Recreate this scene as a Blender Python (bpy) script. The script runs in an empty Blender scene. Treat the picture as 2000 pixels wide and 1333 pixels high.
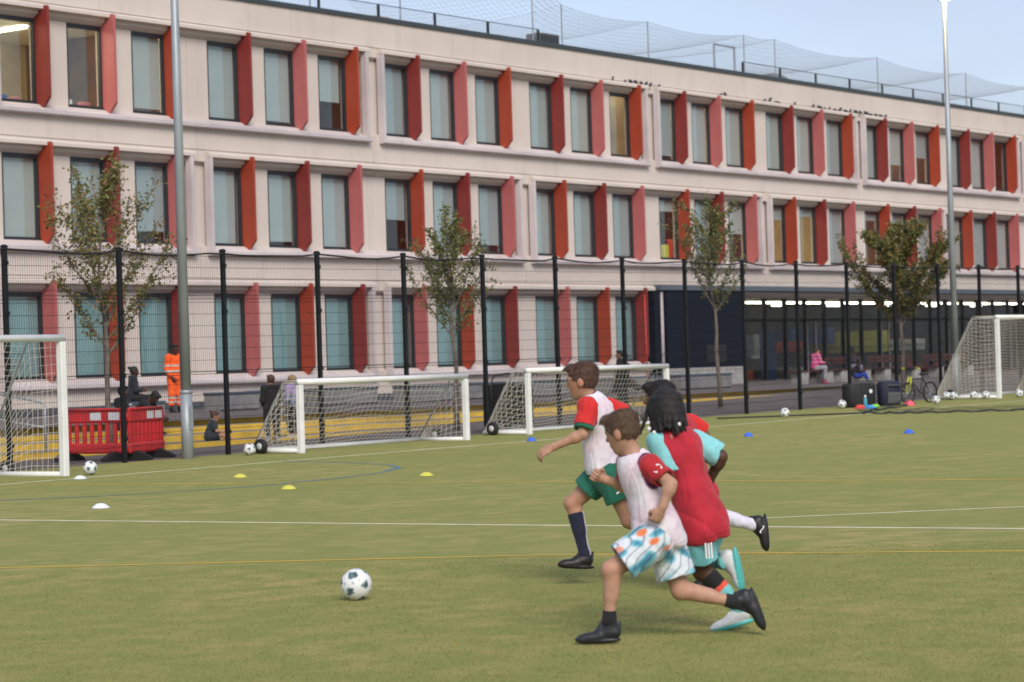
import bpy, math, random
import numpy as np
from mathutils import Matrix, Vector

random.seed(7); np.random.seed(7)
SC = bpy.context.scene
COL = SC.collection
R = math.radians

# ------------------------------------------------------------------ camera
cam_data = bpy.data.cameras.new('camera')
cam = bpy.data.objects.new('camera', cam_data)
COL.objects.link(cam)
cam_data.sensor_width = 36.0
cam_data.lens = 85.0
cam_data.clip_end = 3000.0
cam_data.clip_start = 0.1
_f = Vector((0.80227528, 0.59687314, 0.00984058))
_r = Vector((0.59686426, -0.8017591, -0.0305842))
_u = Vector((0.01036512, -0.03041044, 0.99948375))
cam.matrix_world = Matrix(((_r.x, _u.x, -_f.x, 0.0), (_r.y, _u.y, -_f.y, 0.0), (_r.z, _u.z, -_f.z, 1.6), (0, 0, 0, 1)))
cam_data.dof.use_dof = True
cam_data.dof.focus_distance = 22.0
cam_data.dof.aperture_fstop = 3.7
SC.camera = cam

# ------------------------------------------------------------------ sky and sun
SUN_DIR = Vector((-0.50, -0.62, 0.60)).normalized()          # towards the sun
sun_el = math.asin(SUN_DIR.z)
sun_az = math.atan2(SUN_DIR.x, SUN_DIR.y)
CLOUD = (2.05, 2.12, 2.55); CLOUD_MIN = .62; CLOUD_MAX = .90
world = bpy.data.worlds.new('World')
SC.world = world
world.use_nodes = True
wn = world.node_tree.nodes; wl = world.node_tree.links
wn.clear()
sky = wn.new('ShaderNodeTexSky'); sky.sky_type = 'NISHITA'; sky.sun_disc = False
sky.sun_elevation = sun_el; sky.sun_rotation = sun_az
sky.altitude = 50; sky.air_density = 1.0; sky.dust_density = 1.0; sky.ozone_density = 3.0
bg = wn.new('ShaderNodeBackground'); bg.inputs['Strength'].default_value = 0.15
wo = wn.new('ShaderNodeOutputWorld')
# thin high cloud over the whole sky
wtc = wn.new('ShaderNodeTexCoord'); wmp = wn.new('ShaderNodeMapping'); wmp.inputs['Scale'].default_value = (1.0, 1.0, 3.2)
wnz = wn.new('ShaderNodeTexNoise'); wnz.inputs['Scale'].default_value = 2.2; wnz.inputs['Detail'].default_value = 5; wnz.inputs['Roughness'].default_value = .55
wrg = wn.new('ShaderNodeMapRange'); wrg.inputs['From Min'].default_value = .3; wrg.inputs['From Max'].default_value = .7; wrg.inputs['To Min'].default_value = CLOUD_MIN; wrg.inputs['To Max'].default_value = CLOUD_MAX
wmx = wn.new('ShaderNodeMix'); wmx.data_type = 'RGBA'; wmx.inputs['B'].default_value = (*CLOUD, 1)
wl.new(wtc.outputs['Generated'], wmp.inputs['Vector']); wl.new(wmp.outputs[0], wnz.inputs['Vector']); wl.new(wnz.outputs['Fac'], wrg.inputs['Value'])
wl.new(wrg.outputs[0], wmx.inputs['Factor']); wl.new(sky.outputs['Color'], wmx.inputs['A']); wl.new(wmx.outputs['Result'], bg.inputs['Color']); wl.new(bg.outputs[0], wo.inputs[0])

sun_data = bpy.data.lights.new('sun', 'SUN'); sun_data.energy = 1.75; sun_data.angle = R(26); sun_data.color = (1.0, 0.92, 0.81)
sun = bpy.data.objects.new('sun', sun_data); COL.objects.link(sun)
sun.rotation_euler = SUN_DIR.to_track_quat('Z', 'Y').to_euler()

SC.view_settings.view_transform = 'Standard'
SC.view_settings.look = 'None'
SC.view_settings.exposure = 0.77
SC.view_settings.gamma = 1.0
SC.view_settings.use_curve_mapping = False

# ------------------------------------------------------------------ materials
def lin(c):
    return tuple(((v/255)/12.92 if v/255 <= 0.04045 else ((v/255+0.055)/1.055)**2.4) for v in c)
MATS = {}
def mat(name, col, rough=0.6, var=0.0, scale=4.0, col2=None, metal=0.0, bump=0.0, bscale=60.0, spec=0.5, emit=None, estr=0.0, attr=None, sheen=0.0, stretch=(1,1,1), detail=4.0, fold=0.0, sss=0.0):
    """plain procedural surface: base colour, optional noise towards col2, optional fine bump"""
    if name in MATS: return MATS[name]
    m = bpy.data.materials.new(name); m.use_nodes = True
    nt = m.node_tree; n = nt.nodes; l = nt.links
    b = n['Principled BSDF']
    b.inputs['Base Color'].default_value = (*col, 1); b.inputs['Roughness'].default_value = rough
    b.inputs['Metallic'].default_value = metal; b.inputs['Specular IOR Level'].default_value = spec
    if sheen: b.inputs['Sheen Weight'].default_value = sheen
    tc = n.new('ShaderNodeTexCoord'); mp = n.new('ShaderNodeMapping'); mp.inputs['Scale'].default_value = stretch
    l.new(tc.outputs['Object'], mp.inputs['Vector'])
    base = None
    if attr:
        a = n.new('ShaderNodeAttribute'); a.attribute_name = attr; base = a.outputs['Color']
    if var > 0 or col2:
        t = n.new('ShaderNodeTexNoise'); t.inputs['Scale'].default_value = scale; t.inputs['Detail'].default_value = detail
        l.new(mp.outputs[0], t.inputs['Vector'])
        mx = n.new('ShaderNodeMix'); mx.data_type = 'RGBA'
        rp = n.new('ShaderNodeValToRGB'); rp.color_ramp.elements[0].position = .35; rp.color_ramp.elements[1].position = .68
        l.new(t.outputs['Fac'], rp.inputs['Fac']); l.new(rp.outputs['Color'], mx.inputs['Factor'])
        if base:
            hs = n.new('ShaderNodeHueSaturation'); hs.inputs['Value'].default_value = 1-var
            l.new(base, hs.inputs['Color']); l.new(base, mx.inputs['A']); l.new(hs.outputs[0], mx.inputs['B'])
        else:
            mx.inputs['A'].default_value = (*col, 1)
            c2 = col2 if col2 else tuple(v*(1-var) for v in col)
            mx.inputs['B'].default_value = (*c2, 1)
        base = mx.outputs['Result']
    if base: l.new(base, b.inputs['Base Color'])
    if bump > 0:
        t2 = n.new('ShaderNodeTexNoise'); t2.inputs['Scale'].default_value = bscale; t2.inputs['Detail'].default_value = 3
        l.new(mp.outputs[0], t2.inputs['Vector'])
        bp = n.new('ShaderNodeBump'); bp.inputs['Strength'].default_value = bump; bp.inputs['Distance'].default_value = 0.01
        l.new(t2.outputs['Fac'], bp.inputs['Height']); l.new(bp.outputs[0], b.inputs['Normal'])
    if fold > 0:                                             # soft cloth creases
        mf = n.new('ShaderNodeMapping'); mf.inputs['Scale'].default_value = (1, 1, .38); mf.inputs['Rotation'].default_value = (.3, .45, 0); l.new(tc.outputs['Object'], mf.inputs['Vector'])
        t3 = n.new('ShaderNodeTexNoise'); t3.inputs['Scale'].default_value = 10; t3.inputs['Detail'].default_value = 2.5; t3.inputs['Distortion'].default_value = 1.1; l.new(mf.outputs[0], t3.inputs['Vector'])
        b3 = n.new('ShaderNodeBump'); b3.inputs['Strength'].default_value = fold; b3.inputs['Distance'].default_value = 0.05; l.new(t3.outputs['Fac'], b3.inputs['Height'])
        if bump > 0: l.new(bp.outputs[0], b3.inputs['Normal'])
        l.new(b3.outputs[0], b.inputs['Normal'])
    if sss > 0:
        b.inputs['Subsurface Weight'].default_value = sss; b.inputs['Subsurface Radius'].default_value = (1.0, .35, .2); b.inputs['Subsurface Scale'].default_value = .012
    if emit:
        b.inputs['Emission Color'].default_value = (*emit, 1); b.inputs['Emission Strength'].default_value = estr
    MATS[name] = m
    return m

def glass_mat(name, tint=(0.9, 0.95, 0.95), ior=1.7):
    m = bpy.data.materials.new(name); m.use_nodes = True
    n = m.node_tree.nodes; l = m.node_tree.links; n.clear()
    o = n.new('ShaderNodeOutputMaterial'); mx = n.new('ShaderNodeMixShader')
    tr = n.new('ShaderNodeBsdfTransparent'); tr.inputs[0].default_value = (*tint, 1)
    gl = n.new('ShaderNodeBsdfGlossy'); gl.inputs['Roughness'].default_value = 0.02; gl.inputs['Color'].default_value = (1, 1, 1, 1)
    fr = n.new('ShaderNodeFresnel'); ge = n.new('ShaderNodeNewGeometry'); mi = n.new('ShaderNodeMapRange')   # same reflection from both faces of the sheet
    mi.inputs['To Min'].default_value = ior; mi.inputs['To Max'].default_value = 1/ior
    l.new(ge.outputs['Backfacing'], mi.inputs['Value']); l.new(mi.outputs[0], fr.inputs['IOR'])
    tc = n.new('ShaderNodeTexCoord'); nz = n.new('ShaderNodeTexNoise'); nz.inputs['Scale'].default_value = 0.9; nz.inputs['Detail'].default_value = 1
    bp = n.new('ShaderNodeBump'); bp.inputs['Strength'].default_value = 0.05; bp.inputs['Distance'].default_value = 0.05
    l.new(tc.outputs['Object'], nz.inputs['Vector']); l.new(nz.outputs['Fac'], bp.inputs['Height'])
    l.new(bp.outputs[0], gl.inputs['Normal'])
    l.new(fr.outputs[0], mx.inputs[0]); l.new(tr.outputs[0], mx.inputs[1]); l.new(gl.outputs[0], mx.inputs[2]); l.new(mx.outputs[0], o.inputs[0])
    MATS[name] = m
    return m

def turf_mat():
    m = bpy.data.materials.new('turf'); m.use_nodes = True
    nt = m.node_tree; n = nt.nodes; l = nt.links; b = n['Principled BSDF']
    b.inputs['Roughness'].default_value = 0.95; b.inputs['Specular IOR Level'].default_value = 0.15
    tc = n.new('ShaderNodeTexCoord')
    def noise(s, d, stretch=None):
        t = n.new('ShaderNodeTexNoise'); t.inputs['Scale'].default_value = s; t.inputs['Detail'].default_value = d; t.inputs['Roughness'].default_value = .6
        if stretch:
            mp = n.new('ShaderNodeMapping'); mp.inputs['Scale'].default_value = stretch; mp.inputs['Rotation'].default_value = (0, 0, R(-36)); l.new(tc.outputs['Object'], mp.inputs['Vector']); l.new(mp.outputs[0], t.inputs['Vector'])
        else: l.new(tc.outputs['Object'], t.inputs['Vector'])
        return t
    big = noise(0.28, 4); mid = noise(3.2, 5); fine = noise(24, 3); grain = noise(170, 2)
    def mixc(fac, a, bb):
        x = n.new('ShaderNodeMix'); x.data_type = 'RGBA'; l.new(fac, x.inputs['Factor'])
        for s, v in (('A', a), ('B', bb)):
            if isinstance(v, tuple): x.inputs[s].default_value = (*v, 1)
            else: l.new(v, x.inputs[s])
        return x.outputs['Result']
    def ramp(sock, p0, p1):
        r = n.new('ShaderNodeMapRange'); r.inputs['From Min'].default_value = p0; r.inputs['From Max'].default_value = p1; l.new(sock, r.inputs['Value']); return r.outputs[0]
    def math_(op, a, bb):
        x = n.new('ShaderNodeMath'); x.operation = op
        for i, v in enumerate((a, bb)):
            if isinstance(v, float): x.inputs[i].default_value = v
            else: l.new(v, x.inputs[i])
        x.use_clamp = True
        return x.outputs[0]
    green, tan, dark = TURF_G, TURF_T, TURF_D
    f1 = math_('MULTIPLY', ramp(mid.outputs['Fac'], .42, .64), ramp(big.outputs['Fac'], .28, .62))
    c1 = mixc(f1, green, tan)
    c2 = mixc(math_('MULTIPLY', ramp(fine.outputs['Fac'], .50, .75), 0.50), c1, tan)
    c3 = mixc(math_('MULTIPLY', ramp(grain.outputs['Fac'], .45, .75), 0.55), c2, dark)
    l.new(c3, b.inputs['Base Color'])
    bp = n.new('ShaderNodeBump'); bp.inputs['Strength'].default_value = 0.5; bp.inputs['Distance'].default_value = 0.012
    l.new(grain.outputs['Fac'], bp.inputs['Height']); l.new(bp.outputs[0], b.inputs['Normal'])
    MATS['turf'] = m
    return m
TURF_G = (0.232, 0.256, 0.076); TURF_T = (0.380, 0.318, 0.126); TURF_D = (0.195, 0.208, 0.063)
turf_mat()

def facade_mat(name, col, col2):
    """precast concrete: faint mottling, vertical rain streaks and small pits"""
    m = bpy.data.materials.new(name); m.use_nodes = True
    nt = m.node_tree; n = nt.nodes; l = nt.links; b = n['Principled BSDF']; b.inputs['Roughness'].default_value = .85; b.inputs['Specular IOR Level'].default_value = .3
    g = n.new('ShaderNodeNewGeometry')
    def noise(s, stretch, d=4):
        mp = n.new('ShaderNodeMapping'); mp.inputs['Scale'].default_value = stretch; l.new(g.outputs['Position'], mp.inputs['Vector'])
        t = n.new('ShaderNodeTexNoise'); t.inputs['Scale'].default_value = s; t.inputs['Detail'].default_value = d; l.new(mp.outputs[0], t.inputs['Vector']); return t
    a = noise(.55, (1, 1, 1.4)); s = noise(2.6, (1, 1, .06), 5); p = noise(30, (1, 1, 1), 3)
    def rng(sock, lo, hi, k):
        r = n.new('ShaderNodeMapRange'); r.inputs['From Min'].default_value = lo; r.inputs['From Max'].default_value = hi; r.inputs['To Max'].default_value = k; l.new(sock, r.inputs['Value']); return r.outputs[0]
    def mx(f, A, B):
        x = n.new('ShaderNodeMix'); x.data_type = 'RGBA'; l.new(f, x.inputs['Factor'])
        for q, v in (('A', A), ('B', B)):
            if isinstance(v, tuple): x.inputs[q].default_value = (*v, 1)
            else: l.new(v, x.inputs[q])
        return x.outputs['Result']
    c = mx(rng(a.outputs['Fac'], .35, .7, .8), col, col2)
    c = mx(rng(s.outputs['Fac'], .55, .8, .22), c, tuple(v*.62 for v in col2))
    c = mx(rng(p.outputs['Fac'], .55, .8, .25), c, tuple(v*.8 for v in col))
    l.new(c, b.inputs['Base Color'])
    bp = n.new('ShaderNodeBump'); bp.inputs['Strength'].default_value = .2; bp.inputs['Distance'].default_value = .01; l.new(p.outputs['Fac'], bp.inputs['Height']); l.new(bp.outputs[0], b.inputs['Normal'])
    MATS[name] = m; return m

facade_mat('precast', (0.63, 0.555, 0.505), (0.57, 0.495, 0.455))
facade_mat('sill_stone', (0.62, 0.55, 0.55), (0.42, 0.37, 0.39))
mat('tarmac', (0.150, 0.125, 0.115), .9, col2=(0.100, 0.084, 0.080), scale=1.2, bump=.3, bscale=120)
mat('terrace', (0.15, 0.125, 0.12), .9, col2=(0.10, 0.085, 0.085), scale=1.5, bump=.2, bscale=90)
mat('line_white', (0.66, 0.62, 0.44), .9, col2=(0.50, 0.48, 0.30), scale=5)
mat('line_yellow', (0.62, 0.38, 0.035), .9, col2=(0.46, 0.32, 0.05), scale=4)
mat('line_blue', (0.05, 0.15, 0.30), .9, col2=(0.15, 0.21, 0.13), scale=.45)
mat('step_yellow', (0.78, 0.50, 0.06), .7, col2=(0.58, 0.39, 0.06), scale=2.2, bump=.2)
mat('step_stone', (0.25, 0.22, 0.20), .9, col2=(0.17, 0.15, 0.145), scale=3, bump=.2)
mat('black_steel', (0.008, 0.009, 0.011), .5, spec=.25)
mat('frame_dark', (0.020, 0.024, 0.030), .5)
mat('coping', (0.040, 0.052, 0.058), .5)
mat('galv', (0.27, 0.30, 0.33), .5, col2=(0.36, 0.39, 0.42), scale=3, metal=.35, stretch=(1, 1, .3))
mat('white_paint', (0.78, 0.79, 0.78), .35, col2=(0.68, 0.69, 0.66), scale=3)
mat('net_cord', (0.62, 0.58, 0.50), .9)
mat('net_dark', (0.03, 0.035, 0.04), .9)
mat('net_roof', (0.42, 0.46, 0.50), .9)
mat('rubber', (0.012, 0.012, 0.013), .7)
mat('wheel_hub', (0.55, 0.57, 0.60), .4)
mat('barrier_red', (0.70, 0.030, 0.035), .42, col2=(0.52, 0.025, 0.03), scale=2.5)
mat('label_white', (0.75, 0.74, 0.76), .5)
mat('bark', (0.13, 0.105, 0.085), .9, col2=(0.21, 0.18, 0.15), scale=9, bump=.6, bscale=30)
mat('plinth', (0.055, 0.060, 0.075), .7, col2=(0.10, 0.105, 0.12), scale=9, bump=.3, bscale=40)
mat('concrete', (0.24, 0.235, 0.23), .85, col2=(0.16, 0.16, 0.165), scale=3, bump=.3)
mat('concrete_pale', (0.40, 0.39, 0.37), .85, col2=(0.28, 0.27, 0.26), scale=4, bump=.3)
mat('bench_lid', (0.06, 0.085, 0.115), .5)
mat('fin_dark', (0.235, 0.030, 0.024), .5, col2=(0.19, 0.025, 0.022), scale=1.2)
mat('fin_orange', (0.360, 0.050, 0.020), .5, col2=(0.29, 0.042, 0.02), scale=1.2)
mat('fin_pink', (0.45, 0.125, 0.120), .5, col2=(0.40, 0.105, 0.105), scale=1.2)
mat('blind', (0.40, 0.45, 0.445), .9, col2=(0.35, 0.395, 0.40), scale=.6)
mat('blind_warm', (0.42, 0.45, 0.425), .9, col2=(0.37, 0.40, 0.385), scale=.6)
mat('blind_dull', (0.34, 0.40, 0.405), .9, col2=(0.30, 0.345, 0.36), scale=.6)
mat('blind_teal', (0.225, 0.365, 0.375), .9, col2=(0.20, 0.33, 0.345), scale=.8)
mat('room_wall', (0.42, 0.34, 0.21), .9, col2=(0.25, 0.20, 0.14), scale=.8)
mat('room_dark', (0.10, 0.075, 0.06), .9, col2=(0.05, 0.05, 0.075), scale=1.1)
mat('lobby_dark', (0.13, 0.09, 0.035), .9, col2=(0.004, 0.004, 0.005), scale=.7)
mat('room_ceiling', (0.55, 0.52, 0.45), .9)
mat('tube_light', (0.9, 0.9, 0.85), .5, emit=(1.0, 0.95, 0.78), estr=10.0)
mat('tube_light_dim', (0.9, 0.85, 0.7), .5, emit=(1.0, 0.86, 0.55), estr=20.0)
mat('flood_lamp', (0.9, 0.9, 0.85), .5, emit=(1.0, 0.80, 0.46), estr=70.0)
mat('navy_clad', (0.008, 0.011, 0.020), .6, spec=.15)
mat('fascia', (0.10, 0.125, 0.155), .5)
mat('soffit', (0.020, 0.019, 0.018), .8)
mat('door_blue', (0.012, 0.085, 0.27), .5)
mat('wood_red', (0.085, 0.030, 0.022), .7, col2=(0.05, 0.02, 0.016), scale=6)
mat('cable', (0.012, 0.012, 0.014), .6)
mat('red_plastic', (0.55, 0.05, 0.04), .5)
mat('cone_white', (0.72, 0.76, 0.86), .5); mat('cone_yellow', (0.58, 0.56, 0.08), .5); mat('cone_blue', (0.04, 0.13, 0.62), .5)
mat('cone_red', (0.70, 0.06, 0.05), .5); mat('cone_pink', (0.75, 0.10, 0.14), .5); mat('cone_green', (0.20, 0.55, 0.06), .5); mat('cone_cyan', (0.05, 0.30, 0.65), .5)
mat('bag_black', (0.010, 0.010, 0.012), .75, col2=(0.02, 0.02, 0.025), scale=8); mat('bag_navy', (0.010, 0.014, 0.035), .75); mat('bag_grey', (0.07, 0.075, 0.08), .7)
mat('bottle_blue', (0.06, 0.30, 0.42), .3); mat('tan_box', (0.34, 0.22, 0.14), .8)
mat('bike_yellow', (0.45, 0.48, 0.03), .4)
mat('leaf_a', (0.120, 0.135, 0.030), .6); mat('leaf_b', (0.160, 0.130, 0.032), .6); mat('leaf_c', (0.200, 0.100, 0.030), .6); mat('leaf_d', (0.080, 0.110, 0.026), .6)
mat('vc', (0.5, 0.5, 0.5), .85, attr='col', var=.14, scale=26, bump=.12, bscale=90, sheen=.1, fold=.45)
mat('vc_skin', (0.5, 0.3, 0.2), .55, attr='col', var=.16, scale=22, spec=.35, sss=.2, bump=.08, bscale=240)
mat('vc_hair', (0.05, 0.03, 0.02), .6, attr='col', var=.35, scale=70, bump=.6, bscale=150)
glass_mat('glass', (0.94, 0.97, 0.97), 1.55)
glass_mat('glass_dark', (0.72, 0.74, 0.74), 1.22)

# ------------------------------------------------------------------ building blocks
def gz(x): return 0.006*x                                   # the pitch falls gently towards its near end
def tag(o, label=None, cat=None, group=None, kind=None):
    if label: o['label'] = label
    if cat: o['category'] = cat
    if group: o['group'] = group
    if kind: o['kind'] = kind
    return o
def empty(name, loc=(0, 0, 0), rz=0.0, label=None, cat=None, group=None):
    o = bpy.data.objects.new(name, None); COL.objects.link(o); o.location = loc; o.rotation_euler = (0, 0, rz); o.empty_display_size = .1
    return tag(o, label, cat, group)

class MB:
    """collects boxes, bars, tubes and polygons; build() links them as one mesh object"""
    def __init__(self): self.v = []; self.f = []; self.m = []; self.mi = 0
    def add(self, vs, fs):
        o = len(self.v); self.v += [tuple(p) for p in vs]
        for f in fs: self.f.append(tuple(i+o for i in f)); self.m.append(self.mi)
        return self
    def box(self, x0, x1, y0, y1, z0, z1, rot=None, at=(0, 0, 0)):
        vs = [(x, y, z) for z in (z0, z1) for y in (y0, y1) for x in (x0, x1)]
        if rot is not None: vs = [tuple(rot @ Vector(p) + Vector(at)) for p in vs]
        return self.add(vs, [(0, 2, 3, 1), (4, 5, 7, 6), (0, 1, 5, 4), (2, 6, 7, 3), (0, 4, 6, 2), (1, 3, 7, 5)])
    def bevbox(self, x0, x1, y0, y1, z0, z1, b):
        xs = [x0, x0+b, x1-b, x1]; vs = []
        def ring(z, i): return [(x0+i, y0+b, z), (x0+b, y0+i, z), (x1-b, y0+i, z), (x1-i, y0+b, z), (x1-i, y1-b, z), (x1-b, y1-i, z), (x0+b, y1-i, z), (x0+i, y1-b, z)]
        rings = [ring(z0, b*.6), ring(z0+b, 0), ring(z1-b, 0), ring(z1, b*.6)]
        for r in rings: vs += r
        fs = [tuple(range(7, -1, -1)), tuple(range(24, 32))]
        for k in range(3):
            for j in range(8): fs.append((k*8+j, k*8+(j+1) % 8, k*8+8+(j+1) % 8, k*8+8+j))
        return self.add(vs, fs)
    def prism(self, poly, a, b, axis='x'):
        """polygon of (p,q) extruded along an axis from a to b; 'x': (y,z)  'y': (x,z)  'z': (x,y)"""
        def P(p, t): return (t, p[0], p[1]) if axis == 'x' else ((p[0], t, p[1]) if axis == 'y' else (p[0], p[1], t))
        n = len(poly); vs = [P(p, a) for p in poly]+[P(p, b) for p in poly]
        fs = [tuple(range(n))[::-1], tuple(range(n, 2*n))]+[(i, (i+1) % n, n+(i+1) % n, n+i) for i in range(n)]
        return self.add(vs, fs)
    def tube(self, pts, r, n=6, r2=None, caps=True, closed=False):
        pts = [Vector(p) for p in pts]; m = len(pts); vs = []; prev = None
        for i, p in enumerate(pts):
            if closed: d = (pts[(i+1) % m]-pts[i-1])
            else: d = (pts[min(i+1, m-1)]-pts[max(i-1, 0)])
            d.normalize()
            if prev is None:
                a = Vector((0, 0, 1)) if abs(d.z) < .9 else Vector((1, 0, 0)); e1 = d.cross(a).normalized()
            else:
                e1 = prev-d*prev.dot(d)
                e1 = e1.normalized() if e1.length > 1e-6 else d.orthogonal().normalized()
            prev = e1; e2 = d.cross(e1)
            rr = r if r2 is None else r+(r2-r)*i/max(1, m-1)
            for k in range(n):
                t = 2*math.pi*k/n; vs.append(tuple(p+e1*(rr*math.cos(t))+e2*(rr*math.sin(t))))
        fs = []
        for i in range(m if closed else m-1):
            for k in range(n):
                j = (i+1) % m; fs.append((i*n+k, i*n+(k+1) % n, j*n+(k+1) % n, j*n+k))
        if caps and not closed: fs += [tuple(range(n))[::-1], tuple(range((m-1)*n, m*n))]
        return self.add(vs, fs)
    def lathe(self, prof, n=16, at=(0, 0, 0), rot=None):
        vs = []; fs = []; m = len(prof)
        for (r, z) in prof:
            for k in range(n):
                t = 2*math.pi*k/n; p = Vector((r*math.cos(t), r*math.sin(t), z))
                if rot is not None: p = rot @ p
                vs.append(tuple(p+Vector(at)))
        for i in range(m-1):
            for k in range(n): fs.append((i*n+k, i*n+(k+1) % n, (i+1)*n+(k+1) % n, (i+1)*n+k))
        fs += [tuple(range(n))[::-1], tuple(range((m-1)*n, m*n))]
        return self.add(vs, fs)
    def mesh(self, name, mats, smooth=False):
        me = bpy.data.meshes.new(name); me.from_pydata(self.v, [], self.f)
        if not isinstance(mats, (list, tuple)): mats = [mats]
        for q in mats: me.materials.append(MATS[q])
        if len(mats) > 1: me.polygons.foreach_set('material_index', self.m)
        if smooth: me.polygons.foreach_set('use_smooth', [True]*len(me.polygons))
        me.update(); return me
    def build(self, name, mats, parent=None, loc=(0, 0, 0), rz=0.0, smooth=False, **kw):
        return obj(name, self.mesh(name, mats, smooth), parent, loc, rz, **kw)
def obj(name, me, parent=None, loc=(0, 0, 0), rz=0.0, **kw):
    o = bpy.data.objects.new(name, me); COL.objects.link(o); o.parent = parent; o.location = loc; o.rotation_euler = (0, 0, rz)
    return tag(o, **kw)
ROTX = Matrix.Rotation(R(90), 3, 'X'); ROTY = Matrix.Rotation(R(90), 3, 'Y')

# ================================================================== GROUND
def pave_z(x): return min(0.65, max(gz(x), 0.2+0.0126*(x-33)))
# one sheet to the horizon, the pitch tilted like the photo's, the pavement rising to the terrace
def sheet(name, xs, ys, zf, material, **kw):
    vs = [(x, y, zf(x, y)) for y in ys for x in xs]; nx = len(xs)
    fs = [(j*nx+i, j*nx+i+1, (j+1)*nx+i+1, (j+1)*nx+i) for j in range(len(ys)-1) for i in range(nx-1)]
    me = bpy.data.meshes.new(name); me.from_pydata(vs, [], fs); me.materials.append(MATS[material]); me.update()
    return obj(name, me, **kw)
sheet('ground', [-900, 900], [-900, 900], lambda x, y: -5.5, 'tarmac', kind='structure')
sheet('pitch', [-60, 0, 40, 130], [-80, 0, 29.35], lambda x, y: gz(x), 'turf', kind='structure')
xs_p = [-60, 0, 33]+[33+3*i for i in range(1, 13)]+[80, 130]
sheet('pavement', xs_p, [29.35, 29.8, 32.3, 35.6], lambda x, y: gz(x)-.01 if y < 29.5 else (gz(x)*(1-(y-29.4)/2.9)+pave_z(x)*(y-29.4)/2.9 if y < 32.2 else pave_z(x)), 'tarmac', kind='structure')
sheet('terrace', [-60, 130], [35.5, 46.6], lambda x, y: 0.65, 'terrace', kind='structure')

LINES = []
def ribbon(name, pts, w, material, lift=.004, **kw):
    vs = []; fs = []
    for i, (x, y) in enumerate(pts):
        a = Vector(pts[max(0, i-1)]); b = Vector(pts[min(len(pts)-1, i+1)]); d = (b-a).normalized(); nrm = Vector((-d.y, d.x))*w/2
        for s in (1, -1):
            q = Vector((x, y))+nrm*s; vs.append((q.x, q.y, gz(q.x)+lift))
    for i in range(len(pts)-1): fs.append((2*i, 2*i+1, 2*i+3, 2*i+2))
    LINES.append((pts, w))
    me = bpy.data.meshes.new(name); me.from_pydata(vs, [], fs); me.materials.append(MATS[material]); me.update()
    return obj(name, me, kind='structure', **kw)
def lerp2(a, b, n): return [(a[0]+(b[0]-a[0])*i/n, a[1]+(b[1]-a[1])*i/n) for i in range(n+1)]
ribbon('touchline', [(-20, 26.15), (22.9, 26.10), (32.7, 26.0), (42.8, 25.6), (70, 25.4)], .12, 'line_white', .0012)
ribbon('cross_line', [(16.6, 32.0-4), (17.5, 19.94), (18.05, 13.5), (18.61, 8.6), (19.3, 2.0), (20, -8)], .10, 'line_white', .0014)
ribbon('area_line', [(19.0, 11.9), (19.29, 11.47), (21.0, 9.72), (24, 6.6), (28, 2.4)], .075, 'line_white', .0018)
ribbon('hockey_line', [(22.9, 26.05), (24.97, 11.54), (26.2, 3.0)], .085, 'line_yellow', .0022)
ribbon('hockey_line', [(11.6, 18.2), (13.23, 15.09), (15.40, 11.27), (16.0, 9.62), (16.66, 7.72), (18.2, 3.2)], .075, 'line_yellow', .0026)
arc = [(28.75, 26.0), (28.6, 25.3), (28.24, 24.0), (27.75, 23.0), (27.06, 22.23), (25.9, 21.6), (24.6, 21.3), (22.9, 21.3), (21.9, 21.6), (20.77, 22.23), (20.1, 22.95)]
ribbon('court_arc', arc, .08, 'line_blue', .0030)

# four broad steps with yellow fronts; they sink into the rising pavement towards the entrance
steps = empty('steps', (0, 0, 0)); steps['kind'] = 'structure'
BL = 1.55
for k in range(4):
    ztop = 0.305+0.115*k; y0 = 32.4+1.1*k
    mb = MB().box(0, BL-.012, 0, .11, -.40, -.004); me_blk = mb.mesh('step_block', 'step_yellow')
    mt = MB().box(0, BL-.012, .113, 1.12, -.30, -.008); me_tr = mt.mesh('step_tread', 'step_stone')
    x = 24.0
    while x < 69.5:
        if pave_z(x) < ztop-.005:
            o = obj('step_block', me_blk, steps, (x+.37*(k % 2), y0+random.uniform(-.006, .006), ztop+random.uniform(-.004, .002)))
            if k < 3: obj('step_tread', me_tr, steps, (x+.37*(k % 2), y0, ztop))
        x += BL

# ================================================================== SCHOOL BUILDING
YW = 46.32                                                    # outer face of the wall
ZB = [1.60, 5.15, 8.64]                                       # window sills by storey
ZT = [3.82, 7.345, 10.83]
MOD = 7.54; X0 = 41.17; WOFF = (0.0, 2.32, 4.64); WW = 1.28
K0, K1 = -2, 9
bld = empty('school_building', (72, 46.5, .65), label='long three storey school with cream concrete walls and red fins beside its windows', cat='building')
BO = Vector((72, 46.5, .65))
def bpart(mb, name, m, parent=None, smooth=False, **kw):
    o = mb.build(name, m, parent or bld, smooth=smooth, **kw)
    if parent is None: o.location = -BO
    return o
def bcopy(me, name, x, y=0.0, z=0.0, **kw): return obj(name, me, bld, (x-BO.x, y-BO.y, z-BO.z), **kw)

GF_END = 70.15
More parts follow.
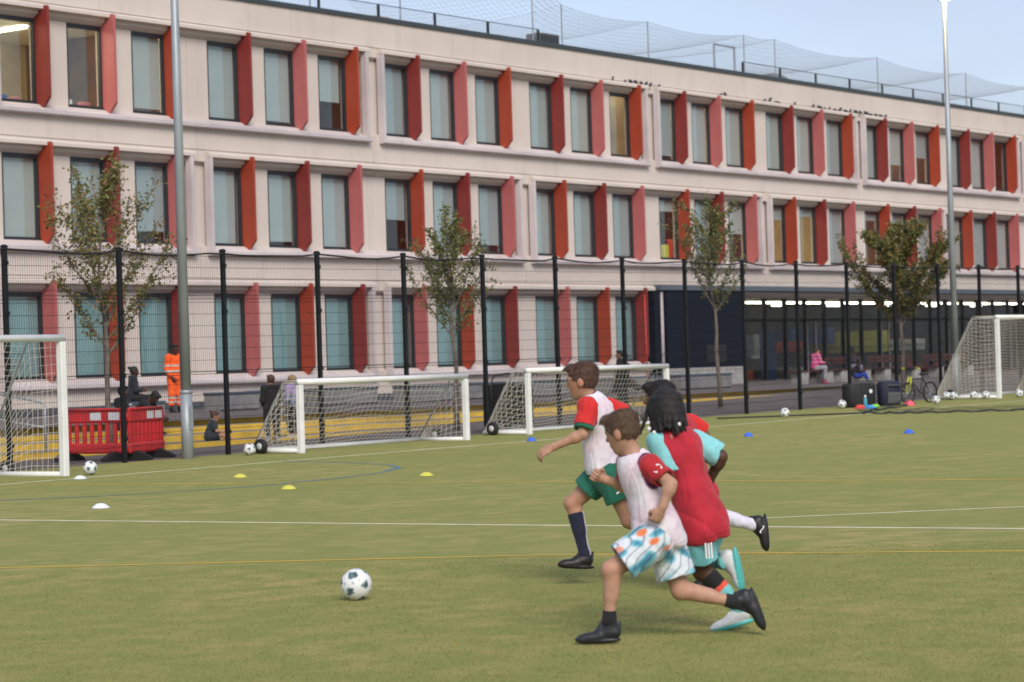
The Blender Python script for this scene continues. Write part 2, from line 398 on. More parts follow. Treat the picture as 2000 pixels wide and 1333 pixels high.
# spandrel panels, one per bay and storey, with an open joint between neighbours
def spandrel(zt, zb, name='wall_panel'):
    prof = [(46.75, zt), (46.50, zt), (46.36, zt+.10), (YW, zt+.10), (YW, zt+.40), (YW+.03, zt+.405), (YW+.03, zt+.43), (YW, zt+.435), (YW, zb-.05), (46.40, zb-.02), (46.75, zb-.02)]
    return MB().prism(prof, 0.007, MOD-.007, 'x').mesh(name, 'precast')
sp1 = spandrel(ZT[0], ZB[1]); sp2 = spandrel(ZT[1], ZB[2])
prof_b = [(46.75, .86), (YW, .86), (YW, ZB[0]-.05), (46.40, ZB[0]-.02), (46.75, ZB[0]-.02)]
sp0 = MB().prism(prof_b, .007, MOD-.007, 'x').mesh('wall_panel', 'precast')
plinth_me = MB().box(0.004, MOD-.004, YW-.02, 46.7, .60, .857).mesh('plinth', 'plinth')
prof_p = [(46.75, ZT[2]), (46.50, ZT[2]), (46.36, ZT[2]+.10), (YW, ZT[2]+.10), (YW, 11.20), (YW+.03, 11.205), (YW+.03, 11.235), (YW, 11.24), (YW, 12.04), (46.75, 12.04)]
par_me = MB().prism(prof_p, .007, MOD-.007, 'x').mesh('parapet_panel', 'precast')
def half(me_prof, a, b, name):
    return MB().prism(me_prof, a, b, 'x').mesh(name, 'precast')
XM = lambda k: X0-.63+MOD*k                                   # joint between bays k-1 and k
for k in range(K0, K1+1):
    bcopy(sp1, 'wall_panel', XM(k)); bcopy(sp2, 'wall_panel', XM(k))
    bcopy(par_me, 'parapet_panel', XM(k)+MOD*.53)
    if XM(k+1) < GF_END+1:
        bcopy(sp0, 'wall_panel', XM(k)); bcopy(plinth_me, 'plinth', XM(k))

# projecting surrounds: a sill and a lintel per bay, cheeks at the ends of every six windows
def sill_prof(zb): return [(46.465, zb-.004), (46.45, zb-.06), (YW+.002, zb-.29), (YW-.17, zb-.29), (YW-.20, zb-.26), (YW-.20, zb-.17)]
def lint_prof(zt): return [(YW+.002, zt+.20), (YW-.20, zt+.215), (YW-.20, zt+.30), (YW-.16, zt+.345), (YW+.002, zt+.385)]
cheek_me = [MB().prism([(0, YW+.002), (.02, YW-.195), (.14, YW-.195), (.22, YW+.002)], ZB[i]-.165, ZT[i]+.21, 'z').mesh('cheek', 'sill_stone') for i in range(3)]
for s in range(3):
    for k in range(K0, K1+1):
        if s == 0 and XM(k+1) > GF_END+1: continue
        a = (k % 2 == (0 if s != 1 else 1))                   # a surround starts at this bay
        g0 = .26 if a else 0.0; g1 = 0.0 if a else .26
        mb = MB().prism(sill_prof(ZB[s]), g0+.004, MOD-g1-.004, 'x'); bcopy(mb.mesh('sill', 'sill_stone'), 'sill', XM(k))
        mb = MB().prism(lint_prof(ZT[s]), g0+.004, MOD-g1-.004, 'x'); bcopy(mb.mesh('lintel', 'precast'), 'lintel', XM(k))
        if a: bcopy(cheek_me[s], 'cheek', XM(k)+.26)
        else: bcopy(cheek_me[s], 'cheek', XM(k)+MOD-.26-.22)

# piers between the windows
for s in range(3):
    pw = 2.32-WW
    me_in = MB().box(0, pw, 46.455, 46.72, ZB[s]-.02, ZT[s]+.005).mesh('pier', 'precast')
    wb = MOD-WOFF[2]-WW
    me_bt = MB().box(0, wb/2-.008, 46.455, 46.72, ZB[s]-.02, ZT[s]+.005).box(wb/2+.008, wb, 46.455, 46.72, ZB[s]-.02, ZT[s]+.005).mesh('pier', 'precast')
    for k in range(K0, K1+1):
        x = X0+MOD*k
        if s == 0 and x+WOFF[2]+WW > GF_END: continue
        for q in (0, 1): bcopy(me_in, 'pier', x+WOFF[q]+WW)
        bcopy(me_bt, 'pier', x+WOFF[2]+WW)

# windows: frame > pane, blind
fr_me = []; pane_me = []
for s in range(3):
    h = ZT[s]-ZB[s]
    fm = MB(); y0, y1 = 46.47, 46.57
    fm.box(.004, WW-.004, y0, y1, h-.11, h-.002); fm.box(.004, WW-.004, y0, y1, .0, .075); fm.box(.004, .06, y0, y1, .076, h-.111); fm.box(WW-.10, WW-.004, y0, y1, .076, h-.111)
    fr_me.append(fm.mesh('window', 'frame_dark'))
    pane_me.append(MB().box(.061, WW-.101, 46.515, 46.527, .077, h-.112).mesh('pane', 'glass'))
BL_T = [[0, 0, .95], [1, .96, .60], [1, 1, 1], [1, 1, 0], [.93, 1, 1], [1, 1, 1], [1, .68, .48], [1, 1, 0], [1, 0, 1], [1, 1, 1]]
BL_1 = [[1, 1, .86], [1, .94, 1], [.55, 1, .88], [1, 1, 1], [.18, .95, .52], [.22, .12, 1], [.12, .5, 1], [1, 1, 1], [1, 1, 1], [.6, 1, 1]]
FINSEQ = [('fin_pink', 'fin_orange', 'fin_dark'), ('fin_orange', 'fin_dark', 'fin_pink'), ('fin_dark', 'fin_pink', 'fin_orange')]
blind_cache = {}
fin_cache = {}
def fin_mesh(s, m):
    if (s, m) not in fin_cache:
        zt, zb = ZT[s], ZB[s]
        # blade standing out from the wall, pointed below and chamfered above (y, z)
        pr = [(46.505, zb+.10), (46.27, zb-.13), (46.02, zb+.13), (46.00, zb+.16), (46.00, zt+.27), (46.03, zt+.30), (46.20, zt+.30), (46.505, zt+.08)]
        fb = MB().prism(pr, 0, .085, 'x')
        fin_cache[(s, m)] = fb.mesh('fin', m)
    return fin_cache[(s, m)]
lit = set()
for s in range(3):
    for k in range(K0, K1+1):
        for q in range(3):
            x = X0+MOD*k+WOFF[q]
            if s == 0 and x+WW > GF_END: continue
            w = bcopy(fr_me[s], 'window', x, 0, ZB[s])
            obj('pane', pane_me[s], w)
            b = 1.0
            if k >= 0 and s == 2 and k < 10: b = BL_T[k][q]
            if k >= 0 and s == 1 and k < 10: b = BL_1[k][q]
            h = ZT[s]-ZB[s]
            if b > 0:
                zlo = h-.1-(h-.18)*b; gap = random.choice((0, 0, 0, .05, .09)); tl = random.uniform(-.008, .008)
                xr = WW-.09-gap; ym = 46.602+random.uniform(-.004, .02)
                mbb = MB().prism([(.05, zlo-tl), (xr, zlo+tl), (xr, h-.08), (.05, h-.08)], ym-.002, ym+.002, 'y'); mbb.prism([(.05, zlo-tl-.022), (xr, zlo+tl-.022), (xr, zlo+tl-.001), (.05, zlo-tl-.001)], ym-.009, ym+.009, 'y')
                mbb.build('blind', 'blind_teal' if s == 0 else random.choice(('blind', 'blind', 'blind_warm', 'blind_dull')), w)
            bcopy(fin_mesh(s, FINSEQ[s][q]), 'fin', x+WW-.035)
# rooms behind: floor slabs, partitions and back wall, lit ceilings
bpart(MB().box(XM(K0), XM(K1+1), 53.0, 53.2, 4.06, 12.0), 'back_wall', 'room_wall')
bpart(MB().box(XM(K0), 76.0, 53.0, 53.2, .65, 4.059), 'back_wall', 'room_wall')
for i, z in enumerate((4.30, 7.85, 11.30)):
    bpart(MB().box(XM(K0), XM(K1+1), 46.76, 53.0, z, z+.25), 'floor_slab', 'room_ceiling')
bpart(MB().box(XM(K0), GF_END+.9, 46.72, 53.0, .62, .72), 'floor_slab', 'room_dark')
bpart(MB().box(XM(K0), XM(K0)+.3, 46.76, 53.0, .65, 12.0), 'end_wall', 'precast')
bpart(MB().box(XM(K1+1)-.3, XM(K1+1), 46.76, 53.0, 4.5, 12.0), 'end_wall', 'precast')
for k in range(K0+1, K1+1):
    for z0, z1 in ((.72, 4.3), (4.55, 7.85), (8.1, 11.3)):
        if z0 < 1 and XM(k) > GF_END: continue
        bpart(MB().box(XM(k)-.06, XM(k)+.06, 46.76, 53.0, z0, z1), 'partition', 'room_dark' if (k % 2) else 'room_wall')
def ceiling_light(x, y, z, L=1.6, m='tube_light_dim'): bpart(MB().box(x, x+.16, y, y+L, z-.06, z-.005).box(x-.03, x+.19, y-.02, y+L+.02, z-.004, z), 'ceiling_light', [m])
for x in (41.6, 43.4, 45.2): ceiling_light(x, 47.6, 11.3); ceiling_light(x, 50.0, 11.3)
for x in (69.6, 71.4): ceiling_light(x, 47.6, 11.3); ceiling_light(x, 50.0, 11.3)
for x in (91.0, 92.4): ceiling_light(x, 48.2, 11.3)
for x in (72.2, 80.2, 82.6, 88.0, 90): ceiling_light(x, 47.8, 7.85); ceiling_light(x, 50.2, 7.85)
# things on the sills and shelves inside the two uncovered rooms
for (x, z, w, h, m) in ((41.5, 8.66, .22, .2, 'door_blue'), (41.95, 8.66, .2, .17, 'fin_pink'), (43.7, 8.66, .25, .22, 'label_white'), (44.3, 8.66, .3, .2, 'fin_pink'), (72.1, 5.2, .3, .5, 'cone_yellow'), (72.6, 5.2, .3, .7, 'red_plastic'), (73.2, 5.2, .4, .35, 'cone_yellow')):
    bpart(MB().bevbox(x, x+w, 46.78, 47.0, z, z+h, .02), 'storage_box', m)
for x, z in ((41.0, 9.6), (43.2, 9.9), (41.0, 9.0), (72.0, 6.1), (80.4, 5.9)):
    bpart(MB().box(x, x+2.2, 52.4, 52.95, z, z+.05).box(x+.1, x+2.0, 52.6, 52.95, z+.051, z+.32), 'shelf', 'wood_red')

# roof edge
mb = MB().prism([(YW-.06, 12.043), (YW-.06, 12.17), (YW+.02, 12.195), (46.8, 12.195), (46.8, 12.043)], XM(K0), XM(K1+1)+4, 'x'); bpart(mb, 'coping', 'coping')
bpart(MB().box(XM(K0), XM(K1+1), 46.81, 60, 11.9, 12.02), 'roof_deck', 'concrete')
# roof railing with fine mesh infill
def railing(xa, n, step, label):
    t = empty('roof_railing', (xa, 46.62, 12.195), label=label, cat='railing', group='railings along the roof edge')
    for i in range(n+1): MB().box(-.04, .04, -.03, .03, .0, .42).build('post', 'frame_dark', t, (i*step, 0, 0))
    L = n*step
    MB().box(0, L, -.012, .012, .425, .445).build('rail', 'frame_dark', t)
    w = MB()
    k = int(L/.09)
    for i in range(k): w.box(i*.09, i*.09+.006, -.003, .003, .02, .424)
    for j in range(1, 5): w.box(0, L, -.0035, .0035, .085*j, .085*j+.006)
    w.build('mesh_infill', 'net_roof', t, kind='stuff')
railing(42.7, 8, 2.74, 'low dark railing with mesh along the roof edge, stopping by a small black box')
railing(77.6, 9, 2.74, 'low dark railing with mesh along the roof edge beside the steel roof frame')
# ball-stop netting on poles above the roof
npole = [(53.6, 14.6), (57.8, 14.5), (64.72, 14.6), (66.39, 13.66), (71.65, 13.60), (78.19, 13.72), (80.47, 13.76), (88.75, 13.76), (96.88, 13.76), (104.5, 13.76)]
YN = 46.9
netting = empty('roof_netting', (66.4, YN, 12.02), label='grey ball-stop netting sagging between thin poles on the roof', cat='netting')
NO = Vector((66.4, YN, 12.02))
for (x, z) in npole:
    MB().tube([(x-NO.x, 0, 0), (x-NO.x, 0, z-NO.z)], .028, 6).build('pole', 'galv', netting)
def net_panel(parent, P, nu, nv, r, material, name='net', n=3, **kw):
    """P(u,v) -> point; cords along both directions"""
    w = MB()
    su = max(4, nv//2); sv = max(4, nu//2)
    for i in range(nu+1): w.tube([P(i/nu, j/su) for j in range(su+1)], r, n, caps=False)
    for j in range(nv+1): w.tube([P(i/sv, j/nv) for i in range(sv+1)], r, n, caps=False)
    return w.build(name, material, parent, kind='stuff', **kw)
for (xa, za), (xb, zb) in zip(npole[2:-1], npole[3:]):
    L = xb-xa; sag = .055*L
    def P(u, v, xa=xa, za=za, zb=zb, L=L, sag=sag):
        top = za+(zb-za)*u-sag*4*u*(1-u)*.55; bot = 12.25
        return (xa+L*u-NO.x, .05*math.sin(3*u), bot+(top-bot)*v-NO.z)
    net_panel(netting, P, max(6, int(L/.16)), 9, .0042, 'net_roof')
    def Q(u, v, xa=xa, za=za, zb=zb, L=L, sag=sag):
        top = za+(zb-za)*u-sag*4*u*(1-u)*.55-.5*4*v*(1-v)*.5
        return (xa+L*u-NO.x, 8*v, top-NO.z)
    net_panel(netting, Q, max(6, int(L/.2)), 36, .0042, 'net_roof')
# steel frame, black box, tan box, tarpaulin heap on the roof
t = empty('roof_frame', (77.6, 47.3, 12.02), label='small square steel tube frame standing on the roof', cat='frame')
for a, b in (((-.9, 0, 0), (-.9, 0, 1.25)), ((.55, 0, 0), (.55, 0, 1.30))): MB().tube([a, b], .045, 8).build('upright', 'galv', t)
MB().tube([(-.92, 0, 1.27), (.56, 0, 1.27)], .035, 8).build('top_bar', 'galv', t); MB().tube([(-3.6, 0, .28), (-.95, 0, .28)], .03, 8).build('low_bar', 'galv', t)
mb = MB(); mb.bevbox(-.55, .55, -.3, .3, 0, .06, .02)
t = empty('roof_plant_box', (65.4, 47.0, 12.02), label='small black louvred box on the roof by the railing end', cat='vent box')
MB().bevbox(-.55, .55, -.3, .3, 0, .55, .02).build('casing', 'bag_grey', t)
for i in range(6): MB().box(-.5+.17*i, -.4+.17*i, -.312, -.301, .08, .48).build('slat', 'frame_dark', t)
t = empty('roof_crate', (58.6, 48.6, 12.02), label='tan crate on the roof behind the railing', cat='crate')
MB().bevbox(-.4, .4, -.3, .3, 0, .55, .03).build('body', 'tan_box', t); MB().bevbox(-.43, .43, -.33, .33, .551, .64, .02).build('lid', 'tan_box', t)
mb = MB(); mb.lathe([(1.1, 0), (1.05, .2), (.8, .5), (.45, .72), (.15, .78), (.01, .78)], 14)
tag(mb.build('roof_heap', 'bag_grey', None, (83.0, 48.6, 12.02), smooth=True), 'dark rounded covered heap on the roof behind the railing', 'cover')

# remains of the sign letters that stand on the lintel of the top storey
sign = empty('wall_sign', (75, YW-.12, 11.17), label='row of small dark sign letters standing on the top lintel', cat='sign')
def letters(xa, xb, n):
    for i in range(n):
        x = xa+(xb-xa)*i/max(1, n)+random.uniform(-.03, .03); w = (xb-xa)/n*random.uniform(.45, .95); mb = MB()
        z0 = random.uniform(-.02, .03); hh = random.uniform(.08, .15)
        if random.random() < .5: mb.prism([(x, z0), (x+w*.35, z0), (x+w*.8, z0+hh), (x+w*.35, z0+hh)], -.02, .02, 'y')
        else: mb.prism([(x, z0+hh), (x+w*.2, z0), (x+w*.5, z0+hh*.3), (x+w*.9, z0), (x+w, z0+hh*.5), (x+w*.6, z0+hh)], -.02, .02, 'y')
        mb.build('letter', 'frame_dark', sign, (-75, 0, 0))
letters(68.3, 68.55, 1); letters(69.0, 70.9, 6); letters(71.1, 71.4, 1); letters(75.2, 75.8, 2); letters(78.3, 79.6, 3); letters(80.6, 80.95, 1); letters(82.0, 88.3, 15)

# ================================================================== ENTRANCE under the upper floors
bpart(MB().box(70.22, 70.62, 46.05, 46.6, .655, 4.02), 'corner_post', 'navy_clad')
bpart(MB().tube([(70.86, 46.2, .66), (70.86, 46.2, 4.0)], .09, 10), 'downpipe', 'sill_stone', smooth=True)
bpart(MB().box(71.05, 76.1, 46.1, 50.0, 1.30, 4.02), 'clad_block', 'navy_clad')
for i in range(3): bpart(MB().box(71.05, 76.1, 46.085, 46.098, 1.32+.9*i, 2.2+.9*i), 'clad_sheet', 'navy_clad')
for i in range(4): bpart(MB().box(71.05+1.26*i, 72.29+1.26*i, 46.02, 46.6, .655, 1.295), 'stone_block', 'concrete_pale')
gr = bpart(MB().box(73.6, 74.9, 46.07, 46.084, 1.45, 2.1), 'grille', 'soffit')
for i in range(7): bpart(MB().box(73.62, 74.88, 46.05, 46.069, 1.48+.085*i, 1.52+.085*i), 'louvre', 'frame_dark')
bpart(MB().box(70.64, 115.6, 46.02, 46.31, 4.05, 4.22), 'fascia', 'fascia')
bpart(MB().box(70.64, 115.6, 46.32, 57.2, 4.03, 4.05), 'soffit', 'soffit')
bpart(MB().box(76.1, 115.6, 46.7, 58, .60, .656), 'entrance_floor', 'terrace')
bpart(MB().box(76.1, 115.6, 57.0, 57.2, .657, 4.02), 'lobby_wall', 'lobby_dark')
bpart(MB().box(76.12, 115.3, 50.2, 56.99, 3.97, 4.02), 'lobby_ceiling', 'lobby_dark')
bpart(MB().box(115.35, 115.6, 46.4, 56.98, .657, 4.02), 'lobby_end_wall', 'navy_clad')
GY = 50.0
x = 76.2; i = 0
while x < 113.5:
    m = bpart(MB().box(x-.06, x+.06, GY-.06, GY+.10, .66, 4.02), 'mullion', 'frame_dark')
    wid = 1.62
    bpart(MB().box(x+.061, x+wid-.061, GY-.03, GY+.06, 3.02, 3.14), 'transom', 'frame_dark')
    bpart(MB().box(x+.061, x+wid-.061, GY, GY+.012, 3.141, 3.98), 'entrance_pane', 'glass_dark')
    bpart(MB().box(x+.061, x+wid-.061, GY, GY+.012, .70, 3.019), 'entrance_pane', 'glass_dark')
    if i % 4 == 3:
        for d in (.0, 1.0): bpart(MB().box(x+.08+d*.72, x+.15+d*.72, GY-.05, GY-.01, .7, 3.0), 'door_stile', 'sill_stone')
    bpart(MB().box(x+.25, x+1.42, 50.9, 51.05, 3.80, 3.88), 'strip_light', 'tube_light')
    if i % 3 == 0: bpart(MB().box(x+.3, x+1.3, 53.5, 53.65, 3.80, 3.88), 'strip_light', 'tube_light')
    x += wid; i += 1
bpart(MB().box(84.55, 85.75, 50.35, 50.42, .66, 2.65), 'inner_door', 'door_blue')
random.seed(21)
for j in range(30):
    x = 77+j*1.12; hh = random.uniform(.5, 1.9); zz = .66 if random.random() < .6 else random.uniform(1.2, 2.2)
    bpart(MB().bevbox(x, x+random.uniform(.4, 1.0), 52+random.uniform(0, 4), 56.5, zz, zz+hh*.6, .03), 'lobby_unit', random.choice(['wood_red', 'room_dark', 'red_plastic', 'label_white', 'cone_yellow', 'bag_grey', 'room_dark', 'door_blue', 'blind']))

# ================================================================== FENCE
FY = 29.2; FX0 = 25.88; FS = 2.49; FH = 3.55
fence = empty('mesh_fence', (FX0, FY, gz(FX0)), label='tall black wire mesh sports fence between the pitch and the school terrace', cat='fence')
FO = Vector((FX0, FY, gz(FX0)))
post_me = MB().bevbox(-.036, .036, -.04, .04, -.25, FH, .008).mesh('post', 'black_steel')
cap_me = MB().lathe([(.062, 0), (.062, .03), (.03, .05), (.005, .05)], 8).mesh('post_cap', 'black_steel')
clip_me = MB().box(-.042, .042, -.055, -.041, -.03, .03).mesh('clamp', 'black_steel')
tri = FS
wp = MB()
nv = 49
zz = [.06+.2*j for j in range(18)]
for i in range(nv+1):
    x = .05+(FS-.10)*i/nv; wp.box(x-.0014, x+.0014, -.0014, .0014, .04, FH-.08)
for j, z in enumerate(zz):
    for s in (-1, 1): wp.box(.045, FS-.045, s*.0085-.003, s*.0085+.003, z-.003, z+.003)
for z in (1.42, 1.47, 2.72, 2.78): wp.box(.045, FS-.045, -.013, -.007, z-.0045, z+.0045)
panel_me = wp.mesh('mesh_panel', 'black_steel')
for i in range(-3, 19):
    x = i*FS; z = .006*x
    p = obj('post', post_me, fence, (x, 0, z)); obj('post_cap', cap_me, p, (0, 0, FH-.01))
    for zc in (.4, 1.45, 2.5, 3.3): obj('clamp', clip_me, p, (0, 0, zc))
    if i < 18:
        w = obj('mesh_panel', panel_me, fence, (x, 0, z)); w.rotation_euler = (0, -.006, 0)
pts = []
for i in range(-3, 18):
    for q in range(6):
        u = q/6; x = (i+u)*FS; pts.append((x, -.03, .006*x+FH-.03-.05*4*u*(1-u)+.015*math.sin(i*2.3+q)))
MB().tube(pts, .018, 6).build('top_rope', 'cable', fence, smooth=True)

# ================================================================== FLOODLIGHT MASTS
def mast(x, y, h, lit_, label):
    t = empty('floodlight_mast', (x, y, gz(x)), label=label, cat='lamp post', group='floodlight masts along the fence')
    MB().tube([(0, 0, -.2), (0, 0, 1.15)], .10, 16, .10).build('base_sleeve', 'galv', t, smooth=True)
    MB().tube([(0, 0, 1.151), (0, 0, h)], .092, 16, .055).build('shaft', 'galv', t, smooth=True)
    MB().lathe([(.104, 1.10), (.106, 1.13), (.104, 1.16), (.09, 1.165)], 16).build('collar', 'galv', t, smooth=True)
    MB().box(-.04, .04, -.115, -.106, .5, .9).build('access_door', 'galv', t)
    MB().tube([(0, 0, h-.02), (0, 0, h+.30)], .05, 12).build('spigot', 'galv', t, smooth=True)
    rt = Matrix.Rotation(R(-35), 3, 'Z') @ Matrix.Rotation(R(-62), 3, 'X')
    hd = MB().box(-.17, .17, -.30, .30, 0, .12, rt, (-.07, -.12, h+.20)).build('lamp_head', 'frame_dark', t)
    MB().box(-.14, .14, -.27, .27, -.012, -.002, rt, (-.07, -.12, h+.20)).build('lamp_glass', 'flood_lamp' if lit_ else 'label_white', hd)
mast(29.5, 28.85, 11.0, False, 'grey steel floodlight mast in front of the worker in orange')
mast(58.45, 28.85, 10.62, True, 'grey steel floodlight mast with its lamp lit, beside the goal with spare balls')

# ================================================================== GOALS
def goal(x, y, W, Ht, dt, db, r, label, wheels=True, sp=.13, rz=0.0):
    """mouth along local x facing -y; frame depth dt at the top, db at the bottom"""
    t = empty('football_goal', (x, y, gz(x)), rz, label=label, cat='goal', group='white goals pushed against the fence')
    for s in (0, 1): MB().bevbox(s*W-r, s*W+r, -r, r, 0, Ht-2*r-.001, .01).build('post', 'white_paint', t)
    MB().tube([(-r, 0, Ht-r), (W+r, 0, Ht-r)], r, 12).build('crossbar', 'white_paint', t, smooth=True)
    for s in (0, 1): MB().tube([(s*W, r, r*.9), (s*W, db, r*.9)], r*.85, 10).build('side_bar', 'white_paint', t, smooth=True)
    MB().tube([(r, db, r*.9), (W-r, db, r*.9)], r*.85, 10).build('back_bar', 'white_paint', t, smooth=True)
    for s in (0, 1):
        MB().tube([(s*W, r, Ht-r*1.5), (s*W, dt*.8, Ht-r*1.5), (s*W, dt, Ht-.10), (s*W, dt+(db-dt)*.35, Ht*.62), (s*W, db-.02, r*2)], r*.30, 6).build('net_stay', 'galv', t, smooth=True)
    if wheels:
        for s in (0, 1):
            w = MB().lathe([(.06, -.045), (.115, -.045), (.13, -.03), (.13, .03), (.115, .045), (.06, .045)], 18, (0, 0, 0), ROTY).build('wheel', 'rubber', t, (s*W+(.12 if s else -.12), db*.72, .13), smooth=True)
            MB().lathe([(.01, -.052), (.06, -.052), (.062, .0), (.06, .052), (.01, .052)], 12, (0, 0, 0), ROTY).build('hub', 'wheel_hub', w, smooth=True)
    cr = .0042
    def back(u, v):
        if v < .2: y_ = dt*v/.2; z_ = Ht-.05-.03*4*u*(1-u)
        else:
            q = (v-.2)/.8; y_ = dt+(db-dt)*q; z_ = (Ht-.06)*(1-q)+.05*q
            sagg = .16*math.sin(math.pi*q); y_ -= sagg*.6*math.sin(math.pi*min(1, u*1.0)); z_ -= sagg*.5*(1-.4*math.cos(6.28*u*2))
        return (W*u, y_+.02*math.sin(11*u+5*v), max(.03, z_+.03*math.sin(9*u+1.7)))
    net_panel(t, back, int(W/sp), int((Ht+db)/sp), cr, 'net_cord')
    for s in (0, 1):
        def side(u, v, s=s):
            yb = db*u; zt = Ht-.06 if yb < dt else (Ht-.06)*(1-(yb-dt)/(db-dt))+.05
            return (s*W+(.07*math.sin(3*u)*math.sin(3*v))*(1 if s else -1), yb, .06+(zt-.06)*v-.05*math.sin(math.pi*u)*math.sin(math.pi*v))
        net_panel(t, side, int(db/sp)+1, int(Ht/sp), cr, 'net_cord')
    return t
goal(24.9-4.88, 26.9, 4.88, 2.14, .75, 1.95, .055, 'large white goal standing in front of the red barrier')
goal(31.2, 27.80, 4.65, 1.28, .35, 1.15, .052, 'low white five-a-side goal whose net hides the child in lavender')
goal(37.98, 27.9, 4.95, 1.30, .35, 1.12, .050, 'low white five-a-side goal in front of the black crate trolley')
goal(57.55, 27.2, 4.88, 2.16, .70, 1.85, .055, 'large white goal with spare balls lying along its side bar', sp=.12)

# black wire crate trolley behind the second low goal
t = empty('crate_trolley', (39.62, 29.62, pave_z(39.6)), label='black lattice crate trolley with a tube handle behind a low goal', cat='trolley')
for j in range(3):
    c = MB()
    for a in range(9):
        x = -.48+.96*a/8
        c.box(x-.018, x+.018, -.25, -.22, .12+.27*j, .37+.27*j); c.box(x-.018, x+.018, .22, .25, .12+.27*j, .37+.27*j)
    for b in range(5):
        z = .12+.27*j+.25*b/4; c.box(-.5, .5, -.262, -.251, z-.014, z+.014); c.box(-.5, .5, .251, .262, z-.014, z+.014)
    for sx in (-.5, .5): c.box(sx-.01, sx+.01, -.26, .26, .12+.27*j, .37+.27*j)
    c.build('crate', 'rubber', t)
MB().tube([(-.54, 0, .1), (-.57, 0, .95), (-.46, 0, 1.10), (-.1, 0, 1.14), (.3, 0, 1.14)], .018, 8).build('handle', 'frame_dark', t, smooth=True)
for sx in (-.3, .3): MB().lathe([(.03, -.03), (.07, -.03), (.07, .03), (.03, .03)], 14, (0, 0, 0), ROTX).build('wheel', 'rubber', t, (sx, -.2, .07), smooth=True)

# ================================================================== RED BARRIERS
def barrier(x, y, rz, label, L=2.0):
    t = empty('plastic_barrier', (x, y, pave_z(x)), rz, label=label, cat='barrier', group='red plastic barriers round the tree')
    h0, h1 = .13, .90
    MB().bevbox(0, L, -.035, .035, h1-.25, h1, .03).build('top_panel', 'barrier_red', t, smooth=False)
    MB().bevbox(0, L, -.035, .035, h0, h0+.18, .03).build('bottom_panel', 'barrier_red', t)
    n = 9
    for i in range(n):
        w = .12 if i in (0, n-1) else .075
        xc = .06+(L-.12)*i/(n-1); MB().bevbox(xc-w/2, xc+w/2, -.028, .028, h0+.181, h1-.251, .012).build('slat', 'barrier_red', t)
    MB().tube([(.1, -.045, h1-.02), (L-.1, -.045, h1-.02)], .022, 8).build('top_ridge', 'barrier_red', t, smooth=True)
    for xl in (L*.50, L*.93-.25): MB().box(xl, xl+.26, -.040, -.0355, h1-.20, h1-.07).build('label_plate', 'label_white', t)
    for xf in (.22, L-.22):
        MB().prism([(-.32, 0), (.32, 0), (.30, .06), (.07, .17), (-.07, .17), (-.30, .06)], xf-.07, xf+.07, 'x').build('foot', 'rubber', t)
    for zc in (h0+.1, h1-.15): MB().tube([(L-.02, 0, zc-.08), (L+.05, 0, zc-.05), (L+.05, 0, zc+.05), (L-.02, 0, zc+.08)], .02, 6).build('hook', 'barrier_red', t, smooth=True)
    return t
barrier(28.80, 31.22, R(-90), 'red slatted plastic barrier with two white label plates, behind the large goal', 1.62)
barrier(28.86, 29.60, R(20), 'red plastic barrier angled away from its neighbour beside the floodlight mast', 1.35)

